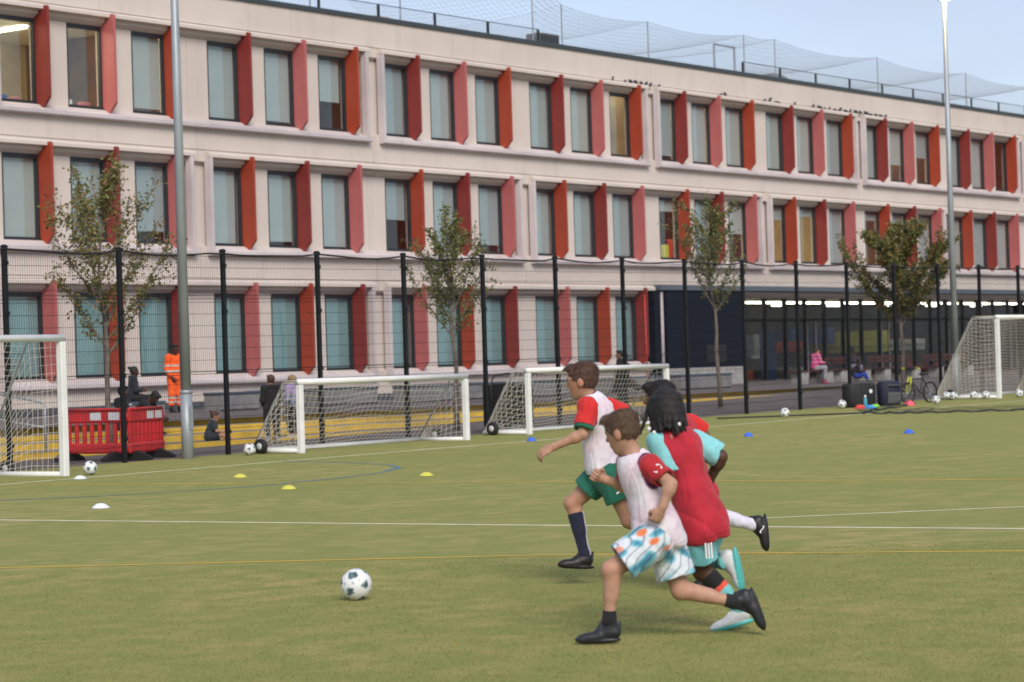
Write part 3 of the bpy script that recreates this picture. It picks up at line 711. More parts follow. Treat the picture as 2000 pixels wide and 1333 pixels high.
# ================================================================== TREES
def tree(x, y, H, trunk_h, spread, nleaf, leafmats, label, seed, lean=0.0, up=1.0, lsz=.075):
    rnd = random.Random(seed)
    t = empty('young_tree', (x, y, pave_z(x)), label=label, cat='tree', group='young trees in the pavement behind the fence')
    tr = MB(); tip = []
    top = Vector((lean, 0, H*.92))
    trunk = [Vector((lean*(i/10)**1.5+.04*math.sin(i*1.3+seed), .03*math.sin(i*1.7+seed), H*.92*i/10)) for i in range(11)]
    tr.tube([tuple(p) for p in trunk], .06, 10, .010)
    tr.build('trunk', 'bark', t, smooth=True)
    br = MB()
    for b in range(17):
        f = trunk_h/H/.92+(1-trunk_h/H/.92)*(b/17)**1.1*.95
        i = min(9, int(f*10)); p0 = trunk[i].lerp(trunk[i+1], f*10-i)
        az = b*2.4+rnd.uniform(-.5, .5); L = spread*(1.05-.62*(b/17))*rnd.uniform(.7, 1.2)
        d = Vector((math.cos(az), math.sin(az), up*rnd.uniform(.7, 1.35))).normalized()
        pts = [p0]; p = p0.copy()
        for k in range(6):
            d = (d+Vector((rnd.uniform(-.12, .12), rnd.uniform(-.12, .12), .05))).normalized(); p = p+d*(L/6); pts.append(p.copy())
            if k >= 0:
                for w in range(3):
                    dd = (d+Vector((rnd.uniform(-.9, .9), rnd.uniform(-.9, .9), rnd.uniform(-.5, .8)))).normalized(); l2 = L*rnd.uniform(.14, .38)
                    q = [p.copy()]; pp = p.copy()
                    for z in range(3): dd = (dd+Vector((rnd.uniform(-.2, .2), rnd.uniform(-.2, .2), rnd.uniform(-.1, .15)))).normalized(); pp = pp+dd*(l2/3); q.append(pp.copy())
                    br.tube([tuple(v) for v in q], .006, 4, .002, caps=False); tip.append(q)
        br.tube([tuple(v) for v in pts], .020*(1-.5*b/17), 6, .005, caps=False); tip.append(pts[1:])
    br.build('branches', 'bark', t, smooth=True)
    lf = MB()
    for i in range(nleaf):
        q = rnd.choice(tip); j = rnd.randrange(len(q)-1); c = q[j].lerp(q[j+1], rnd.random())+Vector((rnd.gauss(0, .045), rnd.gauss(0, .045), rnd.gauss(-.02, .045)))
        a = Vector((rnd.gauss(0, 1), rnd.gauss(0, 1), rnd.gauss(-.35, .7))).normalized(); b_ = a.cross(Vector((rnd.gauss(0, 1), rnd.gauss(0, 1), rnd.gauss(0, 1)))).normalized(); n_ = a.cross(b_)
        s = lsz*rnd.uniform(.6, 1.25)
        lf.mi = rnd.choices(range(len(leafmats)), weights=[w for _, w in leafmats])[0]
        lf.add([c, c+a*s*.5+b_*s*.30-n_*s*.05, c+a*s-n_*s*.12, c+a*s*.5-b_*s*.30-n_*s*.05], [(0, 1, 2, 3)])
    lf.build('crown', [m for m, _ in leafmats], t, kind='stuff')
LM = [('leaf_a', 5), ('leaf_b', 4), ('leaf_c', 1.2), ('leaf_d', 3)]
tree(29.99, 31.2, 5.2, 1.8, 1.9, 5600, [('leaf_a', 5), ('leaf_b', 4), ('leaf_c', 1.5)], 'sparse young tree standing behind the red barriers', 3, lean=-.22, up=1.15)
tree(39.93, 31.2, 4.5, 1.85, 1.6, 4600, [('leaf_a', 5), ('leaf_b', 3), ('leaf_d', 3)], 'slender green tree behind the low goal nearest the barriers', 5, lean=-.12, up=1.0)
tree(50.38, 31.2, 5.1, 2.3, 1.65, 4200, [('leaf_a', 4), ('leaf_b', 3), ('leaf_d', 4)], 'slender leafy tree in front of the navy clad block', 9, lean=-.45, up=1.25)
tree(59.97, 31.2, 4.4, 1.75, 2.2, 23000, [('leaf_a', 4), ('leaf_b', 5), ('leaf_c', 2.4), ('leaf_d', 4)], 'dense rusty green tree in front of the lit entrance', 12, up=.85, lsz=.085)

# ================================================================== BALLS AND CONES
def ico_ball(r, seed):
    """32-panel football: pentagons dark, hexagons white with small marks"""
    import bmesh
    bm = bmesh.new(); bmesh.ops.create_icosphere(bm, subdivisions=4, radius=r)
    bi = bmesh.new(); bmesh.ops.create_icosphere(bi, subdivisions=1, radius=1.0)
    pent = [v.co.normalized() for v in bi.verts if len(v.link_edges) == 5]
    bi.free()
    rot = Matrix.Rotation(.4+seed, 3, 'X') @ Matrix.Rotation(.7*seed, 3, 'Z')
    pent = [rot @ p for p in pent]
    me = bpy.data.meshes.new('ball'); bm.to_mesh(me); bm.free()
    at = me.color_attributes.new('col', 'FLOAT_COLOR', 'POINT'); cols = []
    for v in me.vertices:
        d = v.co.normalized(); ds = sorted((d-p).length for p in pent)
        q = ds[0]; ang = math.atan2(d.z, d.x)*3+d.y*9
        c = (.74, .75, .76)
        star = .22+.17*math.cos(5*math.atan2((d-pent[0]).x+(d-pent[3]).z*.3, (d-pent[0]).y))
        if q < .20+.10*abs(math.sin(ang)): c = (.05, .085, .095) if math.sin(ang*1.7+d.z*5) > -.2 else (.10, .19, .18)
        if abs(ds[1]-ds[0]) < .018 and q > .3: c = (.30, .32, .33)
        if .30 < q < .34 and math.sin(ang*2.0) > .55: c = (.06, .05, .09)
        cols += [*c, 1]
    at.data.foreach_set('color', cols); me.materials.append(MATS['vc_ball'])
    me.polygons.foreach_set('use_smooth', [True]*len(me.polygons)); me.update()
    return me
mat('vc_ball', (0.7, 0.7, 0.7), .35, attr='col', var=.06, scale=20)
B1 = ico_ball(.105, 1.0); B2 = ico_ball(.105, 2.3)
def ball(x, y, me, label, r=.105, group='footballs around the pitch'):
    o = tag(obj('football', me, None, (x, y, gz(x)+r)), label, 'ball', group); o.rotation_euler = (x*1.3, y*2.1, x+y); return o
o = ball(12.21, 10.43, B1, 'white and dark green football rolling ahead of the running children'); o.rotation_euler = (0.35, 0.2, 0.9)
ball(25.16, 26.63, B2, 'football resting on the touchline between the large goal and the barrier')
ball(30.60, 28.45, B1, 'football leaning against the black wheel of a low goal')
ball(45.65, 26.64, B2, 'football lying on the open turf edge by the fence, away from the bags')
ball(51.3, 28.35, B1, 'football by the fence right next to the black bags')
ball(53.52, 26.98, B2, 'cream football in front of the yellow bicycle')
for (x, y) in ((57.25, 28.55), (57.05, 28.25), (57.2, 27.75), (57.28, 27.45), (58.2, 26.95)):
    ball(x, y, random.choice([B1, B2]), 'spare football lying against the side bar of the large goal by the lit mast', group='spare balls by the large goal')

def cone(x, y, m, label, r=.095, h=.05, group='flat marker cones on the turf'):
    mb = MB(); n = 20
    prof = [(r, .002), (r*.97, .008), (r*.70, h*.62), (r*.42, h*.93), (r*.30, h), (r*.27, h*.95), (r*.30, h*.88)]
    mb.lathe(prof, n)
    return tag(mb.build('marker_cone', m, None, (x, y, gz(x)), smooth=True), label, 'cone', group)
cone(19.22, 20.19, 'cone_white', 'white disc cone standing alone between the white line and the touchline', .105, .055)
cone(24.22, 25.85, 'cone_white', 'white disc cone on the touchline beside the large goal post', .10)
cone(24.72, 23.18, 'cone_yellow', 'yellow disc cone inside the blue arc, nearer the low goal', .10)
cone(22.5, 20.28, 'cone_yellow', 'yellow disc cone just in front of the thin yellow line', .10)
cone(25.21, 20.25, 'cone_yellow', 'yellow disc cone just beyond the tip of the blue arc', .10)
cone(35.24, 25.85, 'cone_blue', 'blue disc cone on the touchline between the two low goals', .09, .07)
cone(36.42, 22.0, 'cone_blue', 'blue disc cone on open turf behind the running children', .09, .07)
cone(37.12, 19.24, 'cone_blue', 'blue disc cone on open turf far from the children, below the bags', .095, .07)
cone(50.85, 27.62, 'cone_red', 'red disc cone at the foot of the black bags', .15, .10)
cone(50.76, 27.30, 'cone_cyan', 'sky blue disc cone between a red and a green one', .15, .09)
cone(51.15, 27.38, 'cone_green', 'green disc cone beside a sky blue one', .15, .10)
cone(52.63, 27.25, 'cone_pink', 'pink stack of disc cones between the bags and the bicycle', .16, .13)

# ================================================================== BAGS, BOTTLE, BIKE, NET, POLE
t = empty('kit_bag', (52.15, 28.35, gz(52.2)), R(-20), label='large square black kit bag leaning on the fence', cat='bag', group='bags by the fence')
MB().bevbox(-.42, .42, -.2, .2, 0, .58, .07).build('body', 'bag_black', t, smooth=True); MB().tube([(-.2, -.21, .5), (-.18, -.24, .64), (.18, -.24, .64), (.2, -.21, .5)], .015, 6).build('handle', 'bag_grey', t)
MB().lathe([(.05, 0), (.05, .012), (.02, .014)], 12, (.2, -.205, .38), ROTX).build('badge', 'label_white', t)
t = empty('kit_bag', (52.95, 27.95, gz(53)), R(-25), label='navy and grey rucksack with front pocket leaning on the black bag', cat='bag', group='bags by the fence')
MB().bevbox(-.30, .30, -.17, .17, 0, .60, .08).build('body', 'bag_navy', t, smooth=True); MB().bevbox(-.2, .2, -.24, -.171, .05, .33, .03).build('pocket', 'bag_grey', t); MB().tube([(-.2, -.18, .35), (-.19, -.22, .5), (.19, -.22, .5), (.2, -.18, .35)], .018, 6).build('strap', 'bag_grey', t)
t = empty('water_bottle', (51.45, 27.8, gz(51.4)), label='upright blue water bottle in front of the black bag', cat='bottle')
MB().lathe([(.04, 0), (.045, .02), (.045, .20), (.03, .24), (.02, .25)], 14).build('body', 'bottle_blue', t, smooth=True); MB().lathe([(.026, .25), (.026, .30), (.01, .31)], 12).build('cap', 'label_white', t, smooth=True)

t = empty('child_bicycle', (54.75, 28.05, gz(54.6)), R(-15), label="child's bicycle with yellow fork leaning on the fence beside the large goal", cat='bicycle')
for wx in (-.42, .40):
    pts = [(wx+.25*math.cos(a*2*math.pi/24), 0, .26+.25*math.sin(a*2*math.pi/24)) for a in range(24)]
    w = MB().tube(pts, .024, 8, closed=True).build('wheel', 'rubber', t, smooth=True); s = MB()
    for a in range(10): s.tube([(wx, 0, .26), (wx+.235*math.cos(a*.628), 0, .26+.235*math.sin(a*.628))], .003, 3)
    s.build('spokes', 'wheel_hub', w)
for s in (-.055, .055): MB().tube([(-.42, s, .26), (-.36, s, .55), (-.33, s*.5, .66)], .022, 8).build('fork', 'bike_yellow', t, smooth=True)
MB().tube([(-.33, 0, .64), (.02, 0, .26), (.40, 0, .26), (.14, 0, .62), (-.31, 0, .60)], .018, 8).build('frame', 'frame_dark', t, smooth=True)
MB().tube([(-.33, 0, .62), (-.28, 0, .84)], .015, 8).build('stem', 'frame_dark', t); MB().tube([(-.30, -.26, .88), (-.28, 0, .84), (-.30, .26, .88)], .014, 8).build('handlebar', 'frame_dark', t, smooth=True)
for s in (-.24, .24): MB().tube([(-.299, s-.05, .875), (-.30, s+.05, .88)], .02, 8).build('grip', 'bike_yellow', t)
MB().tube([(.02, 0, .26), (.16, 0, .70)], .015, 8).build('seat_post', 'frame_dark', t); MB().bevbox(.06, .30, -.06, .06, .70, .75, .02).build('saddle', 'rubber', t)

t = empty('divider_net', (46.3, 25, gz(46.3)), label='slack dark divider net and rope lying across the turf up to the bicycle', cat='net')
path = [(53.6, 27.6), (51.5, 26.9), (49.0, 26.3), (47.2, 25.6), (46.9, 24.6), (47.0, 24.0), (47.4, 23.0), (47.76, 22.0), (48.3, 20.5), (49.0, 18.5), (49.8, 16)]
def NP(u):
    f = u*(len(path)-1); i = min(len(path)-2, int(f)); a = f-i
    return (path[i][0]*(1-a)+path[i+1][0]*a-46.3, path[i][1]*(1-a)+path[i+1][1]*a-25)
pp = [(*NP(i/60), .025+.0055*NP(i/60)[0]+.02*math.sin(i*1.7)) for i in range(61)]
MB().tube(pp, .022, 6).build('rope', 'net_dark', t, smooth=True)
def NN(u, v):
    x, y = NP(u); hgt = .05+.42*math.exp(-((u-.06)/.09)**2)+.05*abs(math.sin(u*40))
    return (x+.5*v*(1-u)+.12*v*math.sin(u*33), y+.35*v*math.cos(u*21), .03+.006*x+hgt*v)
net_panel(t, NN, 110, 5, .003, 'net_dark', 'netting')
MB().tube([(44.9-46.3, 27.9-25, .02), (45.5-46.3, 27.5-25, .02), (47.2-46.3, 25.6-25, .03)], .02, 6).build('rope', 'net_dark', t, smooth=True)

t = empty('marker_pole', (46.3, 30.6, pave_z(46.3)), label='thin red slalom pole standing behind the low goal', cat='pole')
MB().tube([(0, 0, .05), (.0, .02, 2.75)], .018, 8).build('shaft', 'red_plastic', t, smooth=True); MB().lathe([(.16, 0), (.15, .04), (.05, .06), (.03, .08)], 14).build('base', 'rubber', t, smooth=True)

# ================================================================== TERRACE FURNITURE
def block_bench(x, y, L, label, w=.6, h=.48):
    t = empty('concrete_bench', (x, y, .65), label=label, cat='bench', group='concrete benches along the terrace')
    MB().prism([(-w/2+.05, 0), (w/2-.05, 0), (w/2, .05), (w/2, h-.07), (-w/2, h-.07), (-w/2, .05)], 0, L, 'x').build('body', 'concrete', t)
    MB().bevbox(-.02, L+.02, -w/2-.02, w/2+.02, h-.069, h, .012).build('lid', 'bench_lid', t)
block_bench(38.0, 39.3, 1.2, 'grey concrete bench under the seated woman', h=.38)
block_bench(44.3, 42.4, 1.4, 'grey concrete bench behind the worker in orange')
block_bench(46.9, 43.4, 1.9, 'grey concrete bench behind the child in black')
block_bench(48.6, 42.8, 2.3, 'grey concrete bench seen through the corner of the low goal')
block_bench(51.3, 42.0, 3.6, 'long grey concrete bench seen through the middle of the low goal net')
block_bench(55.0, 41.4, 3.2, 'grey concrete bench behind the slender green tree')
block_bench(59.2, 40.9, 3.4, 'grey concrete bench behind the crate trolley')
block_bench(63.3, 40.9, 3.0, 'grey concrete bench behind the standing figure in black')
def slat_bench(x, y, L, label, back=False):
    t = empty('slatted_bench', (x, y, .65), label=label, cat='bench', group='dark wooden benches outside the entrance')
    for i in range(5): MB().bevbox(0, L, -.25+.105*i, -.155+.105*i, .41, .455, .008).build('slat', 'wood_red', t)
    for s in (.25, L-.65): MB().bevbox(s, s+.4, -.22, .24, 0, .405, .02).build('support', 'concrete_pale', t)
    if back:
        for i in range(2): MB().bevbox(0, L, .30, .335, .62+.14*i, .73+.14*i, .008).build('back_slat', 'wood_red', t)
        for s in (.4, L-.5): MB().box(s, s+.06, .28, .30, .30, .9).build('back_post', 'frame_dark', t)
slat_bench(70.2, 40.6, 2.6, 'dark wooden bench under the seated person in pink')
slat_bench(74.0, 41.2, 2.6, 'dark wooden bench with a back rail under the person in plum', True)
slat_bench(77.2, 41.2, 3.2, 'empty dark wooden bench behind the trunk of the dense tree', True)
slat_bench(81.4, 41.2, 3.4, 'empty dark wooden bench beside the lit mast', True)
# handrails of the steps
def handrail(x, label):
    t = empty('handrail', (x, 32.2, pave_z(x)), label=label, cat='handrail', group='grey tube handrails on the steps')
    MB().tube([(0, .35, 0), (0, .35, .95), (0, .5, 1.02), (0, 3.4, 1.45), (0, 4.0, 1.47), (0, 4.3, 1.42), (0, 4.42, 1.28), (0, 4.35, 1.12), (0, 4.1, 1.0), (0, 3.4, .95)], .022, 8).build('rail', 'galv', t, smooth=True)
    MB().tube([(0, 3.4, .4), (0, 3.4, 1.45)], .022, 8).build('post', 'galv', t, smooth=True)
    MB().tube([(0, .35, .55), (0, 3.4, .96)], .016, 8).build('mid_rail', 'galv', t, smooth=True)
handrail(28.0, 'grey tube handrail on the steps, directly behind the large goal net')
handrail(29.7, 'grey tube handrail on the steps beside the white goal post')

# ================================================================== PEOPLE
V3 = lambda *a: np.array(a, dtype=float)
def nrm(v):
    v = np.asarray(v, float); return v/max(1e-9, np.linalg.norm(v))
class Sdf:
    """smoothly blended tapered capsules and ellipsoids, turned into one closed skin"""
    def __init__(self): self.ops = []
    def cap(self, a, b, ra, rb=None, k=.02, cuts=(), op='+'):
        a = np.asarray(a, float); b = np.asarray(b, float); rb = ra if rb is None else rb; m = max(ra, rb)
        self.ops.append(('c', op, k, (a, b, ra, rb), np.minimum(a, b)-m, np.maximum(a, b)+m, cuts)); return self
    def ell(self, c, r, M, k=.02, cuts=(), op='+'):
        c = np.asarray(c, float); m = max(r); self.ops.append(('e', op, k, (c, np.array(r), M), c-m, c+m, cuts)); return self
    def mesh(self, name, h, material, colfn, noise=None, planes=()):
        pos = [o for o in self.ops if o[1] == '+']
        lo = np.min([o[4] for o in pos], 0)-3*h-.012; hi = np.max([o[5] for o in pos], 0)+3*h+.012
        n = np.ceil((hi-lo)/h).astype(int)+1
        ax = [lo[i]+h*np.arange(n[i]) for i in range(3)]
        D = np.full(n, .5, np.float32)
        for typ, op, k, prm, l, u, cuts in self.ops:
            pad = k*1.2+3*h
            i0 = np.maximum(0, np.floor((l-pad-lo)/h).astype(int)); i1 = np.minimum(n, np.ceil((u+pad-lo)/h).astype(int)+1)
            if np.any(i1 <= i0): continue
            sl = tuple(slice(i0[q], i1[q]) for q in range(3))
            X, Y, Z = np.meshgrid(*[ax[q][sl[q]].astype(np.float32) for q in range(3)], indexing='ij')
            if typ == 'c':
                a, b, ra, rb = prm; ab = b-a; L2 = max(1e-9, float(ab@ab))
                t = np.clip(((X-a[0])*ab[0]+(Y-a[1])*ab[1]+(Z-a[2])*ab[2])/L2, 0, 1)
                d = np.sqrt((X-a[0]-t*ab[0])**2+(Y-a[1]-t*ab[1])**2+(Z-a[2]-t*ab[2])**2)-(ra+(rb-ra)*t)
            else:
                c, r, M = prm; x, y, z = X-c[0], Y-c[1], Z-c[2]
                q = [(M[j][0]*x+M[j][1]*y+M[j][2]*z)/r[j] for j in range(3)]
                k0 = np.sqrt(q[0]**2+q[1]**2+q[2]**2)+1e-6; k1 = np.sqrt((q[0]/r[0])**2+(q[1]/r[1])**2+(q[2]/r[2])**2)+1e-6
                d = k0*(k0-1)/k1
            for (p, nn) in cuts: d = np.maximum(d, (X-p[0])*nn[0]+(Y-p[1])*nn[1]+(Z-p[2])*nn[2])
            E = D[sl]
            if op == '+':
                hh = np.clip(.5+.5*(d-E)/k, 0, 1); D[sl] = d*(1-hh)+E*hh-k*hh*(1-hh)
            else: D[sl] = np.maximum(E, -d)
        if noise is not None or planes:
            X, Y, Z = np.meshgrid(*[a.astype(np.float32) for a in ax], indexing='ij')
            if noise is not None: D += noise(X, Y, Z)
            for (p, nn) in planes: D = np.maximum(D, (X-p[0])*nn[0]+(Y-p[1])*nn[1]+(Z-p[2])*nn[2])
        # surface nets
        S = D < 0
        c = [S[i:n[0]-1+i, j:n[1]-1+j, k:n[2]-1+k] for i in (0, 1) for j in (0, 1) for k in (0, 1)]
        cnt = sum(q.astype(np.int8) for q in c); act = (cnt > 0) & (cnt < 8)
        ids = np.argwhere(act); idx = np.full(act.shape, -1, np.int32); idx[act] = np.arange(len(ids))
        acc = np.zeros((len(ids), 3)); w = np.zeros(len(ids))
        cor = [(i, j, k) for i in (0, 1) for j in (0, 1) for k in (0, 1)]
        val = {q: D[ids[:, 0]+q[0], ids[:, 1]+q[1], ids[:, 2]+q[2]] for q in cor}
        for q in cor:
            for axis in range(3):
                if q[axis]: continue
                r = list(q); r[axis] = 1; r = tuple(r); a, b = val[q], val[r]; s = (a < 0) != (b < 0)
                t = np.where(s, a/np.where(s, a-b, 1), 0); p = np.repeat(np.array(q, float)[None], len(ids), 0); p[:, axis] += t
                acc[s] += p[s]; w[s] += 1
        P = lo+h*(ids+acc/w[:, None])
        quads = []
        for axis in range(3):
            o1, o2 = [q for q in range(3) if q != axis]
            A = S[tuple(slice(0, n[q]-1) if q == axis else slice(1, n[q]-1) for q in range(3))]
            B = S[tuple(slice(1, n[q]) if q == axis else slice(1, n[q]-1) for q in range(3))]
            e = np.argwhere(A != B)
            if len(e) == 0: continue
            base = e.copy(); base[:, o1] += 1; base[:, o2] += 1
            def g(d1, d2):
                q = base.copy(); q[:, o1] -= d1; q[:, o2] -= d2; return idx[q[:, 0], q[:, 1], q[:, 2]]
            Q = np.stack([g(1, 1), g(0, 1), g(0, 0), g(1, 0)], 1)
            inside = A[tuple(e.T)]
            flip = inside if axis != 1 else ~inside
            Q = np.where(flip[:, None], Q, Q[:, ::-1]); quads.append(Q)
        Q = np.concatenate(quads); Q = Q[(Q >= 0).all(1)]
        me = bpy.data.meshes.new(name)
        me.vertices.add(len(P)); me.vertices.foreach_set('co', P.astype(np.float32).ravel())
        me.loops.add(Q.size); me.loops.foreach_set('vertex_index', Q.astype(np.int32).ravel())
        me.polygons.add(len(Q)); me.polygons.foreach_set('loop_start', np.arange(0, Q.size, 4, dtype=np.int32)); me.polygons.foreach_set('loop_total', np.full(len(Q), 4, np.int32))
        me.polygons.foreach_set('use_smooth', np.ones(len(Q), bool))
        me.update(calc_edges=True); me.validate()
        at = me.color_attributes.new('col', 'FLOAT_COLOR', 'POINT')
        Cc = np.ones((len(P), 4), np.float32); Cc[:, :3] = colfn(P) if callable(colfn) else np.array(colfn)
        at.data.foreach_set('color', Cc.ravel())
        me.materials.append(MATS[material]); return me
def folds(amp, f=24, seed=0.0, st=(1, 1, .6)):
    def fn(X, Y, Z):
        x, y, z = X*f*st[0]+seed, Y*f*st[1]+seed*1.7, Z*f*st[2]
        return amp*(np.sin(x+1.3*np.sin(y*.8+z*.7)+z*.9)+.7*np.sin(y*1.3-z*1.1+1.1*np.sin(x*.9))+.5*np.sin(x*1.9+y*1.6+z*2.1)).astype(np.float32)
    return fn
def wrinkle(amp, seed):
    """long soft drapes with sharper creases between them"""
    def fn(X, Y, Z):
        a = X*15+Z*7+1.6*np.sin(Z*9+Y*8+seed)+seed; b = Y*17-Z*9+1.4*np.sin(X*11+Z*6-seed); c = (X+Y)*33+Z*15+1.3*np.sin(Z*24+X*9)
        return (amp*(1.0-1.9*np.sqrt(np.abs(np.sin(a)))+.8*np.sin(b)+.35*np.sin(c)+.45*np.sin(Z*21+X*26+2*np.sin(Y*14+seed)))).astype(np.float32)
    return fn
def dist_seg(P, a, b):
    a = np.asarray(a); ab = np.asarray(b)-a; t = np.clip((P-a)@ab/max(1e-9, ab@ab), 0, 1); return np.linalg.norm(P-a-t[:, None]*ab, axis=1), t

def person(J, label, loc, rz, skin, hair, group, s=1.0, h=.0065, hs=None, hfwd=None, hup=None, top=None, bib=None, bottom=None, sock=None, shoe=(.012, .012, .014), hairstyle='short', curl=(.9, .9), extra=None, noface=False, tw=1.0, strands=0):
    J = {k: V3(*v) for k, v in J.items()}
    t = empty('person', loc, rz, label=label, cat='person', group=group)
    hs = hs or s
    up = nrm(J['neck']-J['pelvis']); lat = J['shL']-J['shR']; lat = nrm(lat-up*(lat@up)); fwd = np.cross(lat, up)
    M = np.array([lat, fwd, up])
    hf = nrm(hfwd if hfwd is not None else fwd); hu = nrm(hup if hup is not None else up); hu = nrm(hu-hf*(hu@hf)); hl = np.cross(hu, hf); HM = np.array([hl, hf, hu])
    H = J['head']; HP = lambda l, f, u: H+(hl*l+hf*f+hu*u)*hs
    chest = J['chest']; pel = J['pelvis']; mid = (chest+pel)/2; Ls = np.linalg.norm(J['neck']-pel)
    torso = [(pel+up*.02*s, (.112*s*tw, .086*s, .105*s)), (mid, (.095*s*tw, .074*s, .30*Ls)), (chest+up*.02*s, (.116*s*tw, .085*s, .34*Ls))]
    # ---- body
    B = Sdf(); k = .03*s
    B.ell(HP(0, -.012, .014), (.070*hs, .088*hs, .086*hs), HM, .02); B.ell(HP(0, .022, -.035), (.053*hs, .060*hs, .076*hs), HM, .03*hs)
    B.cap(HP(0, .052, -.090), HP(0, .050, -.092), .020*hs, k=.03*hs)
    B.cap(HP(0, .080, .004), HP(0, .094, -.022), .007*hs, .0115*hs, k=.012*hs)
    B.cap(HP(.016, .072, -.058), HP(-.016, .072, -.058), .009*hs, k=.010*hs)
    for q in (1, -1):
        B.ell(HP(q*.071, -.008, -.012), (.009*hs, .020*hs, .029*hs), HM, .008*hs); B.cap(HP(q*.012, .078, .018), HP(q*.04, .066, .018), .010*hs, k=.014*hs)
        B.ell(HP(q*.030, .088, .000), (.014*hs, .012*hs, .009*hs), HM, op='-')
        B.ell(HP(q*.030, .066, -.001), (.013*hs, .012*hs, .011*hs), HM, .004*hs)
    B.cap(J['neck']-up*.04*s, HP(0, -.02, -.05), .047*s, .043*s, k=.02*s)
    for c, r in torso: B.ell(c, r, M, .04*s)
    for q in 'LR':
        sh, el, wr, ha = J['sh'+q], J['el'+q], J['wr'+q], J['ha'+q]; out = lat if q == 'L' else -lat
        B.cap(J['neck']-up*.05*s, sh, .045*s, .044*s, k=.03*s); B.cap(sh, el, .043*s, .033*s, k=.02*s); B.cap(el, wr, .034*s, .024*s, k=.014*s)
        B.ell(el+(wr-el)*.25, (.037*s, .036*s, .037*s), M, .02*s)
        d = nrm(ha-wr); pn = chest*.5+pel*.5-ha; pn = pn-d*(pn@d); pn = nrm(pn); l = np.cross(d, pn)
        if l@up < 0: l = -l                                   # thumb side upwards
        PM = np.array([d, l, pn]); B.cap(wr, wr+d*.03*s, .023*s, .022*s, k=.012*s); B.ell(wr+d*.052*s, (.043*s, .036*s, .017*s), PM, .012*s)
        cu = curl[0 if q == 'L' else 1]
        for i, ln in enumerate((.92, 1.0, .95, .78)):
            b0 = wr+d*.084*s+l*(.027-.018*i)*s; a1, a2, a3 = cu*1.1, cu*2.4, cu*3.3
            p1 = b0+(d*math.cos(a1)+pn*math.sin(a1))*.034*s*ln; p2 = p1+(d*math.cos(a2)+pn*math.sin(a2))*.024*s*ln; p3 = p2+(d*math.cos(a3)+pn*math.sin(a3))*.016*s*ln
            B.cap(b0, p1, .0088*s, .0082*s, k=.004*s); B.cap(p1, p2, .0082*s, .0076*s, k=.003*s); B.cap(p2, p3, .0076*s, .0068*s, k=.003*s)
        b0 = wr+d*.03*s+l*.026*s; p1 = b0+(d*.7+l*.6+pn*.35)*.030*s; p2 = p1+(d*.75+pn*.55-l*.15)*.028*s
        B.cap(b0, p1, .011*s, .010*s, k=.006*s); B.cap(p1, p2, .010*s, .0085*s, k=.003*s)
        hi_, kn, an, to, he = (J[x+q] for x in ('hi', 'kn', 'an', 'to', 'he'))
        kf = nrm(kn-(hi_+an)/2+fwd*.02); fx_ = nrm(to-he); fu_ = an-he; fu_ = nrm(fu_-fx_*(fu_@fx_))
        B.cap(hi_, kn, .076*s, .050*s, k=.03*s); B.ell(kn+kf*.006*s, (.047*s,)*3, M, .02*s); B.cap(kn, an, .045*s, .030*s, k=.02*s)
        B.cap(kn+(an-kn)*.16-kf*.012*s, kn+(an-kn)*.50-kf*.010*s, .043*s, .036*s, k=.025*s)
        B.cap(an, (he+an)/2, .029*s, .027*s, k=.02*s); B.cap(he-fx_*0, he+(to-he)*.80-fu_*.012*s, .022*s, .014*s, k=.015*s)
    sk = np.array(skin)
    def skincol(P):
        c = np.repeat(sk[None], len(P), 0); Q = (P-H)@HM.T/hs
        lips = (np.abs(Q[:, 0]) < .022) & (np.abs(Q[:, 2]+.058) < .009) & (Q[:, 1] > .06); c[lips] = sk*np.array([.85, .55, .5])
        cheek = np.exp(-(((np.abs(Q[:, 0])-.038)/.022)**2+((Q[:, 2]+.03)/.025)**2))*(Q[:, 1] > .02); c *= 1-cheek[:, None]*np.array([0, .18, .2])
        ear = np.exp(-(((np.abs(Q[:, 0])-.074)/.012)**2+((Q[:, 2]+.01)/.03)**2)); c *= 1-ear[:, None]*np.array([0, .15, .15])
        for q in (1, -1):
            e = np.hypot(Q[:, 0]-q*.030, Q[:, 2]+.001); f = Q[:, 1] > .064
            c[(e < .0105) & f & (np.abs(Q[:, 2]+.001) < .006)] = (.55, .52, .50); c[(e < .0052) & f] = (.02, .015, .012)
            br = (np.abs(Q[:, 2]-.021) < .004) & (np.abs(Q[:, 0]-q*.03) < .018) & f; c[br] = np.array(hair)*.6+sk*.35
        for w in 'LR':
            d2, tt = dist_seg(P, J['kn'+w], J['kn'+w]+fwd*.01); c *= 1-(np.exp(-(d2/(.06*s))**2)[:, None]*np.array([.0, .12, .14]))
        return c
    bd = obj('body', B.mesh('body', h, 'vc_skin', skincol), t)
